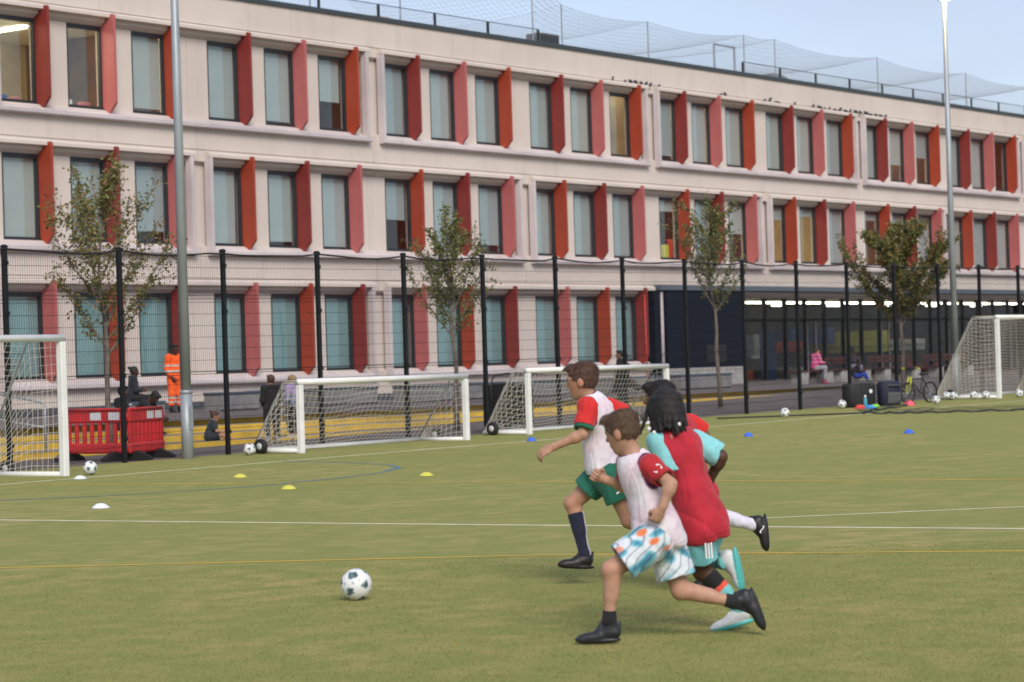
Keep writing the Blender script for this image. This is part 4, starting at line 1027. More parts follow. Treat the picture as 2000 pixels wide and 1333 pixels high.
    # ---- hair
    if hairstyle:
        Hh = Sdf(); hc = np.array(hair)
        n1 = hf*.8-hu*.6; n2 = hf*.70-hu*.71
        cuts = [(HP(0, 0, 0)+n1*.026*hs, n1), (HP(0, 0, 0)+n2*.020*hs, n2)]
        if hairstyle == 'locs':
            rr = random.Random(5)
            Hh.ell(HP(0, -.014, .016), (.076*hs, .094*hs, .094*hs), HM, .02, cuts=[(HP(0, 0, 0)+n1*.03*hs, n1)])
            for i in range(34):
                a = -2.5+5.0*i/33; fx = -math.cos(a); ly = math.sin(a)
                p0 = HP(ly*.07, fx*.08-.01, .05); p1 = HP(ly*.080, fx*.090-.012, -.02+rr.uniform(-.01, .01)); p2 = HP(ly*.082+rr.uniform(-.012, .012), fx*.090-.012+rr.uniform(-.012, .012), -.10-rr.uniform(0, .05))
                Hh.cap(p0, p1, .016*hs, .013*hs, k=.008*hs); Hh.cap(p1, p2, .013*hs, .008*hs, k=.004*hs)
            for i in range(3): Hh.cap(HP(.05, .05, .05), HP(.075+.01*i, .085+.015*i, -.06-.03*i), .012*hs, .007*hs, k=.006)
        elif hairstyle == 'long':
            Hh.ell(HP(0, -.014, .016), (.080*hs, .098*hs, .096*hs), HM, .02, cuts=[(HP(0, 0, 0)+n1*.03*hs, n1)]); Hh.cap(HP(0, -.07, .0), HP(0, -.085, -.12), .05*hs, .03*hs, k=.03*hs)
        elif hairstyle == 'bun':
            Hh.ell(HP(0, -.012, .016), (.076*hs, .095*hs, .093*hs), HM, .02, cuts=cuts); Hh.cap(HP(0, -.09, .06), HP(0, -.115, .07), .032*hs, k=.015*hs)
        else:
            Hh.ell(HP(0, -.013, .017), (.0745*hs, .094*hs, .093*hs), HM, .01, cuts=cuts)
            Hh.ell(HP(0, -.03, .055), (.070*hs, .080*hs, .055*hs), HM, .02)
            Hh.cap(HP(.038, .055, .078), HP(-.038, .055, .078), .026*hs, k=.02*hs, cuts=[])
            for i in range(7): Hh.cap(HP(.036-.012*i, .055, .082), HP(.040-.013*i, .082+.006*(i % 3), .072+.01*(i % 2)), .012*hs, .005*hs, k=.008*hs)
        ha_ = .0008 if hairstyle == 'locs' else .0011
        def hn(X, Y, Z): return (ha_*(np.sin(X*160+3*np.sin(Z*55))+np.sin(Y*150+2.5*np.sin(X*60))+np.sin(Z*140+Y*50))).astype(np.float32)
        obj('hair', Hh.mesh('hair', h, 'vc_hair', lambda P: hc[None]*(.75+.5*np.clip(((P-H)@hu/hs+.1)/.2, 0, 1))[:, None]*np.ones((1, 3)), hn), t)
        if strands:
            hm = t.children[-1].data; nv_ = len(hm.vertices); co = np.empty(nv_*3, np.float32); hm.vertices.foreach_get('co', co); co = co.reshape(-1, 3); no = np.empty(nv_*3, np.float32); hm.vertices.foreach_get('normal', no); no = no.reshape(-1, 3)
            rs = np.random.RandomState(11); ii = rs.randint(0, nv_, strands); p0 = co[ii]+rs.normal(0, .002, (strands, 3)); n0 = no[ii]
            crown = HP(0, -.045, .10); comb = p0-crown; comb -= n0*np.sum(comb*n0, 1)[:, None]; comb /= np.linalg.norm(comb, axis=1)[:, None]+1e-6
            dr = comb*.85+n0*rs.uniform(.08, .34, (strands, 1))+rs.normal(0, .20, (strands, 3)); dr /= np.linalg.norm(dr, axis=1)[:, None]
            ln = rs.uniform(.010, .024, (strands, 1))*hs*(.55+.6*np.clip(((p0-H)@hu/hs+.02)/.1, 0, 1))[:, None]; wv = np.cross(dr, n0); wv /= np.linalg.norm(wv, axis=1)[:, None]+1e-6; wv *= .0011
            p1 = p0+dr*ln*.55; p2 = p0+dr*ln+comb*ln*.15-n0*ln*.12
            P_ = np.stack([p0-wv-n0*.003, p0+wv-n0*.003, p1+wv*.8, p1-wv*.8, p2], 1).reshape(-1, 3); b_ = np.arange(strands)*5
            F_ = [(int(q), int(q)+1, int(q)+2, int(q)+3) for q in b_]+[(int(q)+3, int(q)+2, int(q)+4) for q in b_]
            sm = bpy.data.meshes.new('hair_strands'); sm.from_pydata(P_.tolist(), [], F_); sm.update()
            at_ = sm.color_attributes.new('col', 'FLOAT_COLOR', 'POINT'); cc = np.ones((len(P_), 4), np.float32); cc[:, :3] = np.repeat(hc[None]*rs.uniform(.6, 1.9, (strands, 1)), 5, 0); at_.data.foreach_set('color', cc.ravel()); sm.materials.append(MATS['vc_hair'])
            obj('hair_strands', sm, t, kind='stuff')
        if hairstyle == 'locs':
            for (l_, f_, u_) in ((.088, .055, -.10), (.09, .02, -.125), (-.092, -.035, -.06), (.03, -.105, -.10)):
                bmb = MB().lathe([(.004, -.012), (.011, -.008), (.012, .0), (.011, .008), (.004, .012)], 10); bmb.build('hair_bead', 'label_white', t, tuple(HP(l_, f_, u_)), smooth=True)
    # ---- top
    def torso_into(S, inf, hem, neckr=.052, zflare=0.0):
        pl = (pel+up*hem*s, -up)
        for i, (c, r) in enumerate(torso): S.ell(c, tuple(v+inf+(zflare if i == 0 else 0) for v in r), M, .05*s, cuts=[pl])
        S.cap(pel+up*(hem+.02)*s+fwd*0, mid, (.094*s*tw+inf+zflare), .090*s*tw+inf, k=.04*s, cuts=[pl])
        for q in 'LR': S.cap(J['neck']-up*.055*s, J['sh'+q]-up*.004*s, .046*s+inf*.8, .046*s+inf*.8, k=.035*s)
        S.cap(J['neck']+up*.005*s, J['neck']+up*.10*s+fwd*.03*s, neckr*s, (neckr+.01)*s, op='-')
    if top:
        S = Sdf(); inf = top.get('inflate', .012)*s
        torso_into(S, inf, top.get('hem', -.06))
        for q in 'LR':
            sh, el, wr = J['sh'+q], J['el'+q], J['wr'+q]; f = top['sleeve']
            r0 = .050*s+inf; r1 = (.056 if f < 1 else .040)*s+inf*.6
            if f <= 1:
                e = sh+(el-sh)*f; dd = nrm(el-sh); S.cap(sh, e+dd*.05*s, r0, r1, k=.03*s, cuts=[(e, dd)]); S.cap(e-dd*.02*s, e+dd*.05*s, r1-.018*s, r1-.016*s, op='-')
            else:
                S.cap(sh, el, r0, r1+.004, k=.03*s); dd = nrm(wr-el); e = el+(wr-el)*(f-1); S.cap(el, e, r1+.004, .032*s+inf*.4, k=.03*s, cuts=[(e, dd)])
        if top.get('hood'): S.cap(J['neck']-fwd*.05*s-lat*.05*s, J['neck']-fwd*.05*s+lat*.05*s, .045*s, k=.03*s)
        obj(top.get('name', 'shirt'), S.mesh('shirt', h, 'vc', top['col'](J, M, s) if callable(top['col']) else top['col'], wrinkle((.0046 if bib else .0036)*s, 2.0)), t)
    if bib:
        S = Sdf(); inf = (top.get('inflate', .012)+.011)*s
        torso_into(S, inf, bib.get('hem', -.02), .062, bib.get('flare', .02)*s)
        for (a_, b_, ra_, rb_) in bib.get('billow', ()): S.cap(mid+(lat*a_[0]+fwd*a_[1]+up*a_[2])*s, pel+(lat*b_[0]+fwd*b_[1]+up*b_[2])*s, ra_*s, rb_*s, k=.05*s, cuts=[(pel+up*bib.get('hem', -.02)*s, -up)])
        hemp = pel+up*bib.get('hem', -.02)*s; S.cap(hemp-up*.03*s, hemp+up*.012*s, .080*s*tw, .078*s*tw, op='-')
        holes = []
        for q in 'LR':
            o = lat if q == 'L' else -lat; a = J['sh'+q]+o*.050*s+up*.03*s; b_ = J['sh'+q]+o*.052*s-up*.075*s; holes.append((a, b_)); S.cap(a, b_, .066*s, .058*s, op='-')
        ec = np.array(bib.get('edge', (.05, .02, .06))); bc = np.array(bib['col'])
        def bcol(P):
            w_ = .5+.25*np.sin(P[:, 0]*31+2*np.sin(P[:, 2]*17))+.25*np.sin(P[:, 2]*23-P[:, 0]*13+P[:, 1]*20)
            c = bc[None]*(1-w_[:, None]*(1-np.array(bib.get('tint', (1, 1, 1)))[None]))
            for a, b_ in holes:
                d, tt = dist_seg(P, a, b_); c[d < (.066-.008*tt)*s+.017] = ec
            d, tt = dist_seg(P, J['neck']+up*.005*s, J['neck']+up*.10*s+fwd*.03*s); c[d < (.062+.01*tt)*s+.007] = ec
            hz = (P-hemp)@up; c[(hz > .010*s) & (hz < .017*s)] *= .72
            return c
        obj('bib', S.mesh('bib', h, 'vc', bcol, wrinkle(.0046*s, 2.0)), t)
    # ---- bottom
    if bottom:
        S = Sdf(); inf = bottom.get('inflate', .016)*s; f = bottom['len']
        pl = (pel+up*.10*s, up)
        S.ell(pel+up*.0*s, (.114*s*tw+inf, .090*s+inf, .12*s+inf), M, .04*s, cuts=[pl])
        for q in 'LR':
            hi_, kn, an = J['hi'+q], J['kn'+q], J['an'+q]; dd = nrm(kn-hi_); fl = bottom.get('flare', .016)*s
            if f <= 1:
                e = hi_+(kn-hi_)*f; S.cap(hi_, e+dd*.05*s, .084*s*min(1, tw+.06)+inf, .068*s+inf+fl, k=.04*s, cuts=[(e, dd)]); S.cap(e-dd*.03*s, e+dd*.06*s, .052*s+inf+fl, .054*s+inf+fl, op='-')
            else:
                S.cap(hi_, kn, .080*s+inf, .054*s+inf, k=.04*s); d2 = nrm(an-kn); e = kn+(an-kn)*(f-1); S.cap(kn, e, .052*s+inf, .042*s+inf, k=.03*s, cuts=[(e, d2)])
        obj(bottom.get('name', 'shorts'), S.mesh('shorts', h, 'vc', bottom['col'](J, M, s) if callable(bottom['col']) else bottom['col'], wrinkle(.0036*s, 3.0)), t)
    # ---- socks and shoes
    for q in 'LR':
        kn, an, to, he = (J[x+q] for x in ('kn', 'an', 'to', 'he')); hi_ = J['hi'+q]; kf = nrm(kn-(hi_+an)/2+fwd*.02)
        if sock:
            f0 = sock.get('from', .3); S = Sdf(); d2 = nrm(an-kn); st = kn+(an-kn)*f0
            S.cap(st-d2*.03, an, (.045-.016*f0)*s+.007, .031*s+.007, k=.02*s, cuts=[(st, -d2)])
            if f0 < .5: S.cap(kn+(an-kn)*max(f0, .18)-kf*.012*s, kn+(an-kn)*.52-kf*.010*s, .044*s+.004, .037*s+.006, k=.02*s, cuts=[(st, -d2)])
            S.cap(an, (an+he)/2, .031*s+.006, .03*s, k=.02*s)
            cf = sock['col'](kn, an, kf, s) if callable(sock['col']) else sock['col']
            obj('sock', S.mesh('sock', h, 'vc', cf), t)
        S = Sdf(); fx = nrm(to-he); fu = an-he; fu = nrm(fu-fx*(fu@fx)); fl = np.cross(fu, fx); FM = np.array([fx, fl, fu])
        c0 = he+fx*.0; S.cap(he+fu*.012*s, he+(to-he)*.42+fu*.006*s, .034*s, .033*s, k=.015*s); S.ell(he+(to-he)*.68-fu*.010*s, (.080*s, .037*s, .028*s), FM, .025*s); S.ell(to-fx*.002*s-fu*.020*s, (.046*s, .032*s, .019*s), FM, .014*s); S.cap(an+fx*.022*s+fu*.006*s, he+(to-he)*.58+fu*.010*s, .016*s, .013*s, k=.012*s); S.cap(he-fx*.022*s+fu*.02*s, he-fx*.030*s+fu*.066*s, .010*s, .006*s, k=.008*s)
        S.cap(an-(an-he)*.25, he+fx*.03*s+fu*.02*s, .037*s, .035*s, k=.02*s)
        S.ell(he+(to-he)*.48-fu*.030*s, (.118*s, .036*s, .016*s), FM, .010*s)
        shc = np.array(shoe[0:3]); she = shoe[3] if len(shoe) > 3 else None
        def scol(P):
            c = np.repeat(shc[None], len(P), 0); w = (P-he)@fu/s
            if she is not None: c[w < -.018] = she
            else: c[w < -.026] *= .6
            g = np.abs(((P-he)@fx/s) % .03-.015) < .004; up_ = (w > .02) & (np.abs((P-he)@fl) < .016*s); c[g & up_] = np.minimum(1, shc*1.8+.01)
            return c
        obj('shoe', S.mesh('shoe', h*.9, 'vc_shoe', scol, planes=[(he-fu*.044*s, -fu)]), t)
    if extra: extra(t, J, M, s)
    return t
mat('vc_shoe', (0.05, 0.05, 0.05), .5, attr='col', var=.12, scale=30)

RK = R(-53.3516565)                                           # the children run parallel to the camera's picture, sideways on
LIGHT_SKIN = (.47, .27, .185); TAN_SKIN = (.36, .19, .115); DARK_SKIN = (.085, .042, .027); MID_SKIN = (.26, .13, .075)
KG = 'children running after the ball'
def ribbon3(t, pts, wv, m, name):
    """thin raised mark laid on cloth: centre points and a width vector"""
    vs = []; fs = []
    for p in pts: vs += [tuple(np.asarray(p)+np.asarray(wv)), tuple(np.asarray(p)-np.asarray(wv))]
    for i in range(len(pts)-1): fs.append((2*i, 2*i+1, 2*i+3, 2*i+2))
    mb = MB().add(vs, fs); return mb.build(name, m, t)

# --- front boy: white bib over red shirt, patterned shorts
JA = dict(head=(-0.179,-0.006,1.150), neck=(-0.121,-0.004,1.017), chest=(-0.081,-0.003,0.881), pelvis=(0.000,0.000,0.578), shL=(-0.039,-0.104,0.962), elL=(0.069,-0.203,0.864), wrL=(0.020,-0.212,0.744), haL=(-0.009,-0.201,0.689), shR=(-0.146,0.106,0.971), elR=(-0.153,0.147,0.836), wrR=(-0.268,0.097,0.882), haR=(-0.318,0.077,0.910), hiL=(-0.033,-0.070,0.548), knL=(-0.262,-0.098,0.401), anL=(-0.281,-0.086,0.127), toL=(-0.430,-0.075,0.046), heL=(-0.252,-0.085,0.050), hiR=(0.042,0.070,0.529), knR=(0.123,0.053,0.263), anR=(0.425,0.074,0.188), toR=(0.545,0.075,0.062), heR=(0.490,0.073,0.232))
def shorts_pattern(J, M, s):
    def f(P):
        x, y, z = P[:, 0]*40, P[:, 1]*34, P[:, 2]*31
        ss_ = lambda v, a, b: (lambda q: q*q*(3-2*q))(np.clip((v-a)/(b-a), 0, 1))[:, None]
        a = np.sin(x*1.1+2*np.sin(z*.9+y*.4))+np.sin(z*1.7-x*.8+y); b = np.sin(x*2.6-z*2.2+1.8*np.sin(y+z)); e = np.sin(x*.6+z*1.1+2.1)+.6*np.sin(z*2.2-x*1.2)
        c = np.repeat(np.array([[.66, .71, .77]]), len(P), 0)
        for wgt, col in ((ss_(a, .0, 1.1), (.15, .47, .58)), (ss_(a, 1.1, 1.8), (.06, .24, .36)), (ss_(b, .70, .98)*.6, (.05, .06, .13)), (ss_(e, .7, 1.3)*ss_(P[:, 2], .48, .53), (.74, .20, .07))): c = c*(1-wgt)+wgt*np.array([col])
        return c
    return f
def badge(t, J, M, s):
    sh, el = J['shL'], J['elL']; d = nrm(el-sh); o = nrm(np.array([.1, -1, .25])); c = sh+d*.05+o*.066; l = np.cross(d, o)
    ribbon3(t, [c+l*.030*math.cos(a)+d*.022*math.sin(a)+o*.002 for a in np.linspace(0, 5.2, 12)], l*.0+d*.006, 'label_white', 'sleeve_badge')
person(JA, 'child in a white bib over a red shirt and blue patterned shorts', (11.095, 7.302, .067), RK, LIGHT_SKIN, (.105, .062, .036), KG,
       hs=1.06, hfwd=(-.82, .50, -.26), hup=(-.25, .05, 1), top=dict(sleeve=.72, col=(.42, .012, .020), inflate=.011, hem=-.02), bib=dict(tint=(.96, .80, .84), col=(.74, .70, .76), hem=-.085, inflate=.020, flare=.016, billow=[((0, -.02, 0), (0, -.075, -.06), .085, .085)], edge=(.10, .02, .08)),
       bottom=dict(len=.72, col=shorts_pattern, inflate=.022, flare=.020), sock={'from': .80, 'col': (.008, .008, .010)}, shoe=(.016, .018, .024), curl=(1, 1), extra=badge, strands=5200, tw=.92)

# --- boy in front: white bib, red shirt with green cuffs, green shorts, navy socks
JB = dict(head=(-0.156,-0.006,1.399), neck=(-0.104,-0.005,1.258), chest=(-0.046,-0.003,1.109), pelvis=(0.000,0.000,0.768), shL=(-0.126,-0.115,1.216), elL=(-0.165,-0.173,1.034), wrL=(-0.361,-0.162,0.956), haL=(-0.417,-0.162,0.930), shR=(0.019,0.125,1.207), elR=(0.182,0.186,1.131), wrR=(0.204,0.158,1.009), haR=(0.194,0.138,0.947), hiR=(-0.033,0.070,0.745), knR=(-0.242,0.092,0.554), anR=(-0.169,0.066,0.210), toR=(-0.310,0.046,0.163), heR=(-0.150,0.066,0.150), hiL=(0.018,-0.070,0.750), knL=(0.136,-0.077,0.441), anL=(0.353,-0.045,0.293), toL=(0.419,-0.044,0.172), heL=(0.403,-0.046,0.326))
def shirt_cuffs(J, M, s):
    def f(P):
        c = np.repeat(np.array([[.58, .018, .018]]), len(P), 0)
        for q in 'LR':
            sh, el = J['sh'+q], J['el'+q]; d, tt = dist_seg(P, sh, sh+(el-sh)*1.3); tt = tt*1.3
            c[(tt > .68) & (d < .085*s)] = (.02, .02, .03); c[(tt > .72) & (d < .085*s)] = (.01, .14, .075)
        return c
    return f
def sock_navy(kn, an, kf, s):
    def f(P):
        c = np.repeat(np.array([[.010, .012, .038]]), len(P), 0); d, tt = dist_seg(P, kn-kf*.1, an-kf*.1)
        back = ((P-kn)@(-kf) > .018*s+.0) & (np.abs((P-kn)@np.cross(nrm(an-kn), kf)) < .016*s); c[back] = (.50, .50, .56); return c
    return f
def swoosh(t, J, M, s):
    hi_, kn = J['hiL'], J['knL']; d = nrm(kn-hi_); o = V3(0, -1, .1); c = hi_+d*.13+o*.110
    ribbon3(t, [c+V3(.022, 0, .016), c+V3(.0, 0, -.004), c+V3(-.014, 0, -.012), c+V3(-.018, 0, -.002)], V3(-.002, 0, .006), 'label_white', 'shorts_mark')
person(JB, 'child in a white bib, red shirt with green cuffs, green shorts and navy socks', (13.616, 9.354, .082), RK, (.45, .25, .165), (.085, .040, .026), KG,
       s=1.08, hs=1.12, hfwd=(-.94, .26, -.08), hup=(-.15, 0, 1), top=dict(sleeve=.80, col=shirt_cuffs, inflate=.011, hem=-.07), bib=dict(tint=(.96, .82, .86), col=(.74, .71, .77), hem=.02, inflate=.018, flare=.010, billow=[((0, .03, 0), (.0, .05, .05), .075, .07)], edge=(.10, .02, .08)),
       bottom=dict(len=.55, col=(.010, .135, .085), inflate=.014, flare=.014), sock={'from': .20, 'col': sock_navy}, shoe=(.010, .010, .011), curl=(.55, .8), extra=swoosh, strands=5200, tw=.98)

# --- child with locs: red bib over pale blue kit
JC = dict(head=(-0.187,-0.007,1.263), neck=(-0.145,-0.005,1.128), chest=(-0.098,-0.004,0.978), pelvis=(0.000,0.000,0.600), shL=(-0.223,-0.035,1.072), elL=(-0.155,-0.053,0.880), wrL=(-0.246,0.118,0.803), haL=(-0.291,0.158,0.794), shR=(-0.019,0.075,1.066), elR=(0.130,0.096,0.975), wrR=(0.067,0.168,0.841), haR=(0.039,0.198,0.793), hiL=(-0.027,-0.050,0.575), knL=(0.003,0.053,0.334), anL=(0.205,0.025,0.115), toL=(0.070,0.026,0.036), heL=(0.228,0.025,0.076), hiR=(0.044,0.060,0.566), knR=(0.003,0.262,0.391), anR=(0.125,0.082,0.379), toR=(0.193,0.083,0.256), heR=(0.163,0.062,0.416))
def stripes(t, J, M, s):
    for i in range(3):
        u = -.010+.016*i; ribbon3(t, [V3(.012+u, -.140, .58), V3(.018+u, -.147, .50), V3(.022+u, -.140, .42)], V3(.0045, 0, 0), 'label_white', 'side_stripe')
    for q in 'LR':
        c = J['neck']-M[2]*.02+M[0]*(.055 if q == 'L' else -.055)-M[1]*.075; ribbon3(t, [c+M[0]*.02, c-M[0]*.02], M[2]*.012, 'fin_pink', 'bib_mark')
def legs_c(kn, an, kf, s):
    def f(P):
        d = nrm(an-kn); tt = (P-kn)@d/np.linalg.norm(an-kn); c = np.repeat(np.array([[.16, .52, .54]]), len(P), 0)
        c[tt < .40] = (.006, .006, .007); c[(tt >= .40) & (tt < .50)] = (.75, .09, .05); return c
    return f
person(JC, 'child with dark beaded locs in a red bib over a pale turquoise kit', (11.536, 7.294, .069), RK, DARK_SKIN, (.011, .009, .009), KG,
       s=1.08, hs=1.05, hfwd=(-.72, .68, -.12), hup=(-.15, .1, 1), top=dict(sleeve=.86, col=(.24, .60, .64), inflate=.010, hem=-.0), bib=dict(tint=(.75, .7, .7), col=(.50, .016, .036), hem=-.075, inflate=.018, flare=.030, billow=[((0, 0, 0), (0, -.01, -.03), .09, .118)], edge=(.30, .01, .03)),
       bottom=dict(len=.70, col=(.19, .56, .60), inflate=.010, flare=.006), sock={'from': .02, 'col': legs_c}, shoe=(.62, .64, .66, (.08, .46, .45)), hairstyle='locs', curl=(.8, .8), extra=stripes, strands=2500, tw=.80)

# --- hidden runner behind: red shirt, white socks, black boots
JD = dict(head=(-0.231,-0.006,1.273), neck=(-0.165,-0.005,1.144), chest=(-0.109,-0.004,0.995), pelvis=(0.000,0.000,0.616), shL=(-0.199,-0.105,1.094), elL=(-0.240,-0.123,0.903), wrL=(-0.370,-0.053,0.871), haL=(-0.401,-0.002,0.853), shR=(-0.031,0.095,1.094), elR=(0.072,0.156,1.021), wrR=(0.052,0.137,0.877), haR=(0.036,0.118,0.835), hiR=(0.024,0.060,0.592), knR=(0.105,0.101,0.493), anR=(0.362,0.062,0.425), toR=(0.424,0.063,0.290), heR=(0.415,0.062,0.450), hiL=(-0.025,-0.060,0.594), knL=(-0.070,-0.097,0.318), anL=(0.033,-0.034,0.105), toL=(-0.075,-0.034,0.045), heL=(0.052,-0.034,0.048))
def s_logo(t, J, M, s):
    an, to, he = J['anR'], J['toR'], J['heR']; c = he+(to-he)*.35; fx = nrm(to-he); o = V3(0, -1, 0); l = nrm(np.cross(fx, o)); c = c+o*.0415*s
    pts = [c+fx*(.024*math.cos(a*math.pi)*1.0)+l*(.013*math.sin(a*2*math.pi)) for a in np.linspace(.05, .95, 10)]
    ribbon3(t, pts, l*.0045, 'label_white', 'boot_mark')
person(JD, 'child in red with white socks and black boots, mostly behind the child with locs', (13.388, 8.491, .080), RK, MID_SKIN, (.014, .010, .010), KG,
       s=1.04, hs=1.06, hfwd=(-.93, .33, -.05), top=dict(sleeve=.72, col=(.60, .016, .018), inflate=.014), bib=dict(col=(.46, .014, .03), hem=-.02), bottom=dict(len=.7, col=(.02, .02, .03)),
       sock={'from': .12, 'col': (.66, .65, .76)}, shoe=(.010, .010, .012), extra=s_logo, strands=3500, tw=.9)

# ------------------------------------------------------------------ people in the background (facing +x in their own frame)
def stand(H, arm=0.0, lean=0.0, wide=.05, elbow=.04):
    J = {}
    L = lambda f: lean*f
    J['head'] = (L(1)+.01*H, 0, .925*H); J['neck'] = (L(.85), 0, .83*H); J['chest'] = (L(.6), 0, .705*H); J['pelvis'] = (0, 0, .525*H)
    for q, o in (('L', 1), ('R', -1)):
        J['sh'+q] = (L(.8), o*.105*H, .805*H); J['el'+q] = (L(.6)-.02*H+arm*.06*H, o*.135*H, .63*H); J['wr'+q] = (L(.5)+elbow*H+arm*.16*H, o*(.125-.07*arm)*H, (.49+.10*arm)*H); J['ha'+q] = (L(.5)+(elbow+.01)*H+arm*.21*H, o*(.12-.10*arm)*H, (.44+.15*arm)*H)
        J['hi'+q] = (0, o*.055*H, .50*H); J['kn'+q] = (.015*H, o*(.05+wide*.3)*H, .275*H); J['an'+q] = (-.005*H, o*(.05+wide*.5)*H, .062*H+.01); J['he'+q] = (-.02*H, o*(.05+wide*.5)*H, .044*H/1.35); J['to'+q] = (.085*H, o*(.055+wide*.5)*H, .042*H/1.35)
    return J
def sit(H, seat, lean=.05, foot=0.0, reach=.0, arm=.5, fx=.0):
    """seat: height of the seat above the feet"""
    pz = seat+.075*H; J = {}; T = .245*H
    up = nrm((lean, 0, 1)); P = lambda d, o=0: (up[0]*d*H, o*H, pz+up[2]*d*H)
    J['pelvis'] = (0, 0, pz); J['chest'] = P(.18); J['neck'] = P(.305); J['head'] = tuple(np.array(P(.40))+np.array((.02*H, 0, 0)))
    zt = foot
    for q, o in (('L', 1), ('R', -1)):
        J['sh'+q] = P(.28, o*.105); a = np.array(P(.28, o*.125)); J['el'+q] = tuple(a+np.array((.03*H+reach*.08*H, 0, -.17*H))); J['wr'+q] = tuple(a+np.array((.03*H+(.10+reach*.1)*H, -o*.05*H, -.19*H+.03*H*arm))); J['ha'+q] = tuple(a+np.array((.03*H+(.145+reach*.1)*H, -o*.07*H, -.19*H+.04*H*arm)))
        J['hi'+q] = (.01*H, o*.055*H, pz-.015*H); kz = max(seat+.05*H, zt+.26*H) if fx < .2 else seat+.09*H
        J['kn'+q] = (T, o*.06*H, kz); J['an'+q] = (T+fx*.22*H, o*.06*H, zt+.062*H); J['he'+q] = (T+fx*.22*H-.02*H, o*.06*H, zt+.033*H); J['to'+q] = (T+fx*.22*H+.085*H, o*.065*H, zt+.031*H)
    return J
BGP = 'people behind the fence'
BLK = (.010, .010, .012)
def two_tone(c1, c2, bands):
    def mk(J, M, s):
        def f(P):
            c = np.repeat(np.array([c1]), len(P), 0)
            for z0, z1 in bands: c[(P[:, 2] > z0) & (P[:, 2] < z1)] = c2
            return c
        return f
    return mk
# worker in orange
OR = (.95, .115, .012); GRY = (.50, .50, .46)
person(stand(1.74, .25), 'worker in bright orange high-visibility jacket and trousers half hidden by the mast', (44.2, 43.6, .65), R(-100), (.07, .035, .025), (.010, .008, .008), BGP, s=1.30, hs=1.12, h=.014,
       top=dict(sleeve=1.9, col=two_tone(OR, GRY, ((1.02, 1.07), (1.17, 1.22))), inflate=.022, hem=-.06, name='jacket'), bottom=dict(len=1.82, col=two_tone(OR, GRY, ((.36, .41), (.24, .285))), inflate=.02, name='trousers'), shoe=BLK, noface=True)
# woman on bench
person(sit(1.45, .38, .03, 0, 0, .3), 'woman in a dark hooded top sitting on a concrete bench behind the barriers', (38.4, 39.2, .65), R(-38), DARK_SKIN, (.010, .008, .008), BGP, s=1.12, hs=1.06, h=.013,
       top=dict(sleeve=1.92, col=(.018, .020, .032), inflate=.02, name='jacket', hood=True), bottom=dict(len=1.9, col=BLK, name='trousers'), shoe=BLK, hairstyle='bun')
# man in printed T-shirt behind the barrier
def tshirt_print(t, J, M, s):
    for i, w in ((0, .11), (1, .07), (2, .12)):
        c = J['chest']+M[1]*.150*s+M[2]*(.08-.055*i)*s; ribbon3(t, [c-M[0]*w*s*.5, c+M[0]*w*s*.5], M[2]*.017*s, 'label_white', 'shirt_print')
person(sit(1.60, .23, -.02, .11, .2, .4), 'person in a black T-shirt with white print sitting behind the red barrier', (33.75, 34.75, .31), R(-70), DARK_SKIN, (.008, .007, .007), BGP, s=1.2, hs=1.1, h=.013,
       top=dict(sleeve=.9, col=BLK, inflate=.024), bottom=dict(len=1.9, col=(.013, .013, .016), name='trousers'), shoe=BLK, extra=tshirt_print)
# person leaning forward on the steps
person(sit(1.60, .20, 1.1, 0, .7, -.3, .3), 'person in black bent forward on the yellow steps with brown boots', (34.26, 35.0, .42), R(-72), DARK_SKIN, (.009, .008, .008), BGP, s=1.24, hs=1.08, h=.013,
       top=dict(sleeve=1.9, col=BLK, inflate=.02, name='jacket'), bottom=dict(len=1.6, col=(.012, .012, .014), name='trousers'), shoe=(.06, .028, .018), sock={'from': .4, 'col': (.055, .026, .018)})
# child sitting on the bottom step
person(sit(1.02, .09, .28, 0, .5, .1, 1.3), 'small child in dark grey T-shirt and shorts sitting on the lowest yellow step', (34.35, 33.0, .22), R(-48), LIGHT_SKIN, (.07, .035, .022), BGP, s=.85, hs=.96, h=.011,
       top=dict(sleeve=.8, col=(.030, .042, .055), inflate=.02), bottom=dict(len=.8, col=(.022, .028, .038)), shoe=LIGHT_SKIN, hairstyle='bun')
# two children standing behind the low goal
person(stand(1.32, .5), 'child in a black hooded top standing with their back to the goal', (35.3, 32.2, .222), R(60), LIGHT_SKIN, (.09, .045, .028), BGP, s=1.0, h=.011,
       top=dict(sleeve=1.9, col=(.012, .009, .012), inflate=.022, name='jacket', hood=True), bottom=dict(len=1.85, col=BLK, name='trousers'), shoe=(.3, .3, .36))
person(stand(1.28, .4), 'child in a lavender jacket standing behind the low goal post', (36.2, 32.45, .245), R(100), LIGHT_SKIN, (.30, .19, .10), BGP, s=1.0, h=.011,
       top=dict(sleeve=1.9, col=two_tone((.22, .23, .36), (.34, .24, .50), ((.92, 1.3),)), inflate=.024, name='jacket', hood=True), bottom=dict(len=1.85, col=BLK, name='trousers'), shoe=(.55, .55, .6), hairstyle='long')
# figures behind the second low goal
person(stand(1.44, .3), 'person in black with a dark cap standing behind the second low goal', (51.1, 34.6, .447), R(120), TAN_SKIN, (.008, .009, .016), BGP, s=1.1, hs=1.05, h=.014,
       top=dict(sleeve=1.9, col=BLK, inflate=.024, name='jacket'), bottom=dict(len=1.85, col=BLK, name='trousers'), shoe=(.02, .02, .024))
person(sit(1.5, .12, .5, 0, .2, .2, 1.2), 'person in black sitting on the terrace floor, seen through the second low goal', (59.4, 40.3, .65), R(-70), DARK_SKIN, (.008, .008, .009), BGP, s=1.22, hs=1.08, h=.015,
       top=dict(sleeve=1.9, col=BLK, inflate=.024, name='jacket'), bottom=dict(len=1.85, col=BLK, name='trousers'), shoe=BLK)
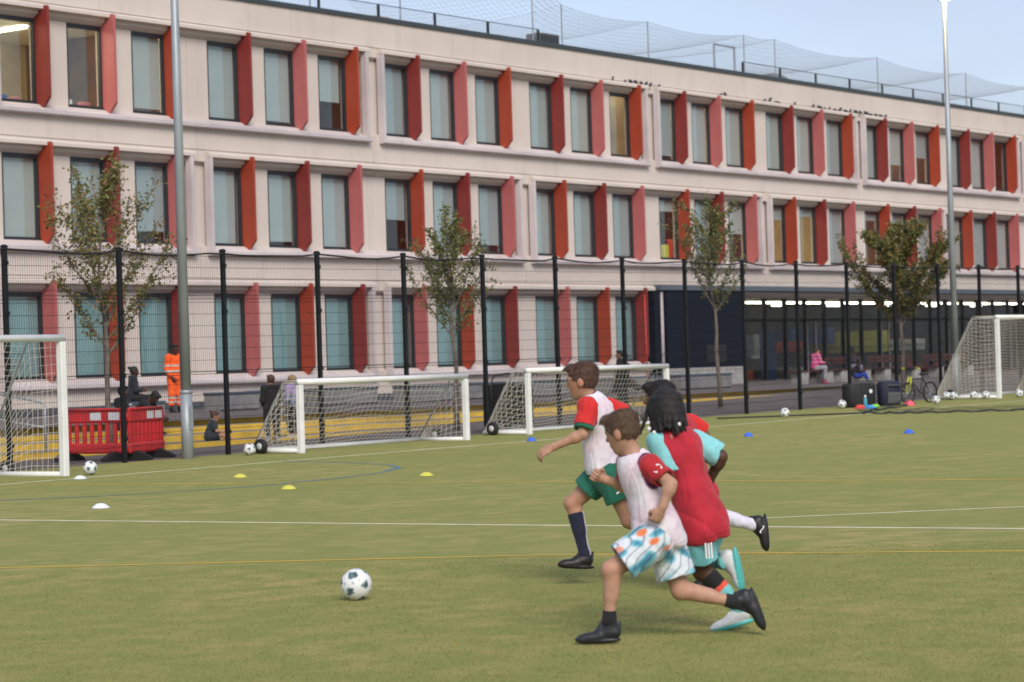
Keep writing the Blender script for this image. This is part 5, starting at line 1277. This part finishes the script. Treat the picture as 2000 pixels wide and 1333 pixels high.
# people on the benches outside the entrance
person(sit(1.36, .46, .12, 0, .4, .3), 'person in a pink striped jacket sitting on a wooden bench', (71.5, 40.5, .65), R(-30), LIGHT_SKIN, (.06, .03, .02), BGP, s=1.1, hs=1.08, h=.015,
       top=dict(sleeve=1.9, col=two_tone((.62, .055, .22), (.66, .28, .42), ((.72, .76), (.84, .88), (.94, .97))), inflate=.03, name='jacket'), bottom=dict(len=1.85, col=(.30, .30, .34), name='trousers'), shoe=(.35, .05, .12))
person(sit(1.15, .16, .2, 0, .2, .3, .4), 'small child in bright blue trousers sitting low beside the person in pink', (72.9, 39.7, .65), R(-60), DARK_SKIN, (.01, .01, .01), BGP, s=.95, hs=1.0, h=.014,
       top=dict(sleeve=1.9, col=(.016, .014, .022), inflate=.024, name='jacket'), bottom=dict(len=1.85, col=(.02, .05, .34), name='trousers'), shoe=(.02, .10, .09))
person(sit(1.3, .46, .1, 0, .2, .3), 'person in a dark plum top sitting on the bench with a back rail', (75.2, 41.15, .65), R(-80), DARK_SKIN, (.01, .01, .01), BGP, s=1.08, hs=1.08, h=.015,
       top=dict(sleeve=1.9, col=(.025, .016, .03), inflate=.024, name='jacket'), bottom=dict(len=1.85, col=(.20, .18, .24), name='trousers'), shoe=(.2, .2, .2))

# ================================================================== TURF FIBRES near the players
rs = np.random.RandomState(3)
NB = 230000
dd = 9.6+(19.0-9.6)*rs.rand(NB)**1.35                          # metres in front of the photographer's spot
ss = (rs.rand(NB)*2-1)*.225*dd
bx = dd*.80228+ss*.59713; by = dd*.59688-ss*.80214
keep = np.ones(NB, bool)                                      # painted lines stay clear
for pts, w in LINES:
    for (x0, y0), (x1, y1) in zip(pts[:-1], pts[1:]):
        vx, vy = x1-x0, y1-y0; tt = np.clip(((bx-x0)*vx+(by-y0)*vy)/(vx*vx+vy*vy), 0, 1); keep &= np.hypot(bx-x0-tt*vx, by-y0-tt*vy) > w*.5+.012
bx, by = bx[keep], by[keep]; NB = len(bx)
az = rs.rand(NB)*2*math.pi; hb = rs.uniform(.006, .013, NB); wb_ = rs.uniform(.0012, .0022, NB); le = rs.uniform(.2, 1.1, NB)*hb; al = rs.rand(NB)*2*math.pi
g0 = .006*bx
Pb = np.empty((NB, 3, 3), np.float32)
Pb[:, 0] = np.stack([bx-np.cos(az)*wb_, by-np.sin(az)*wb_, g0], 1); Pb[:, 1] = np.stack([bx+np.cos(az)*wb_, by+np.sin(az)*wb_, g0], 1); Pb[:, 2] = np.stack([bx+np.cos(al)*le, by+np.sin(al)*le, g0+hb], 1)
gm = bpy.data.meshes.new('turf_fibres'); gm.vertices.add(NB*3); gm.vertices.foreach_set('co', Pb.ravel())
gm.loops.add(NB*3); gm.loops.foreach_set('vertex_index', np.arange(NB*3, dtype=np.int32)); gm.polygons.add(NB); gm.polygons.foreach_set('loop_start', np.arange(0, NB*3, 3, dtype=np.int32)); gm.polygons.foreach_set('loop_total', np.full(NB, 3, np.int32))
gm.update(calc_edges=True); gm.materials.append(MATS['turf'])
obj('turf_fibres', gm, kind='stuff', label='short green and tan fibres of the artificial turf', cat='turf')
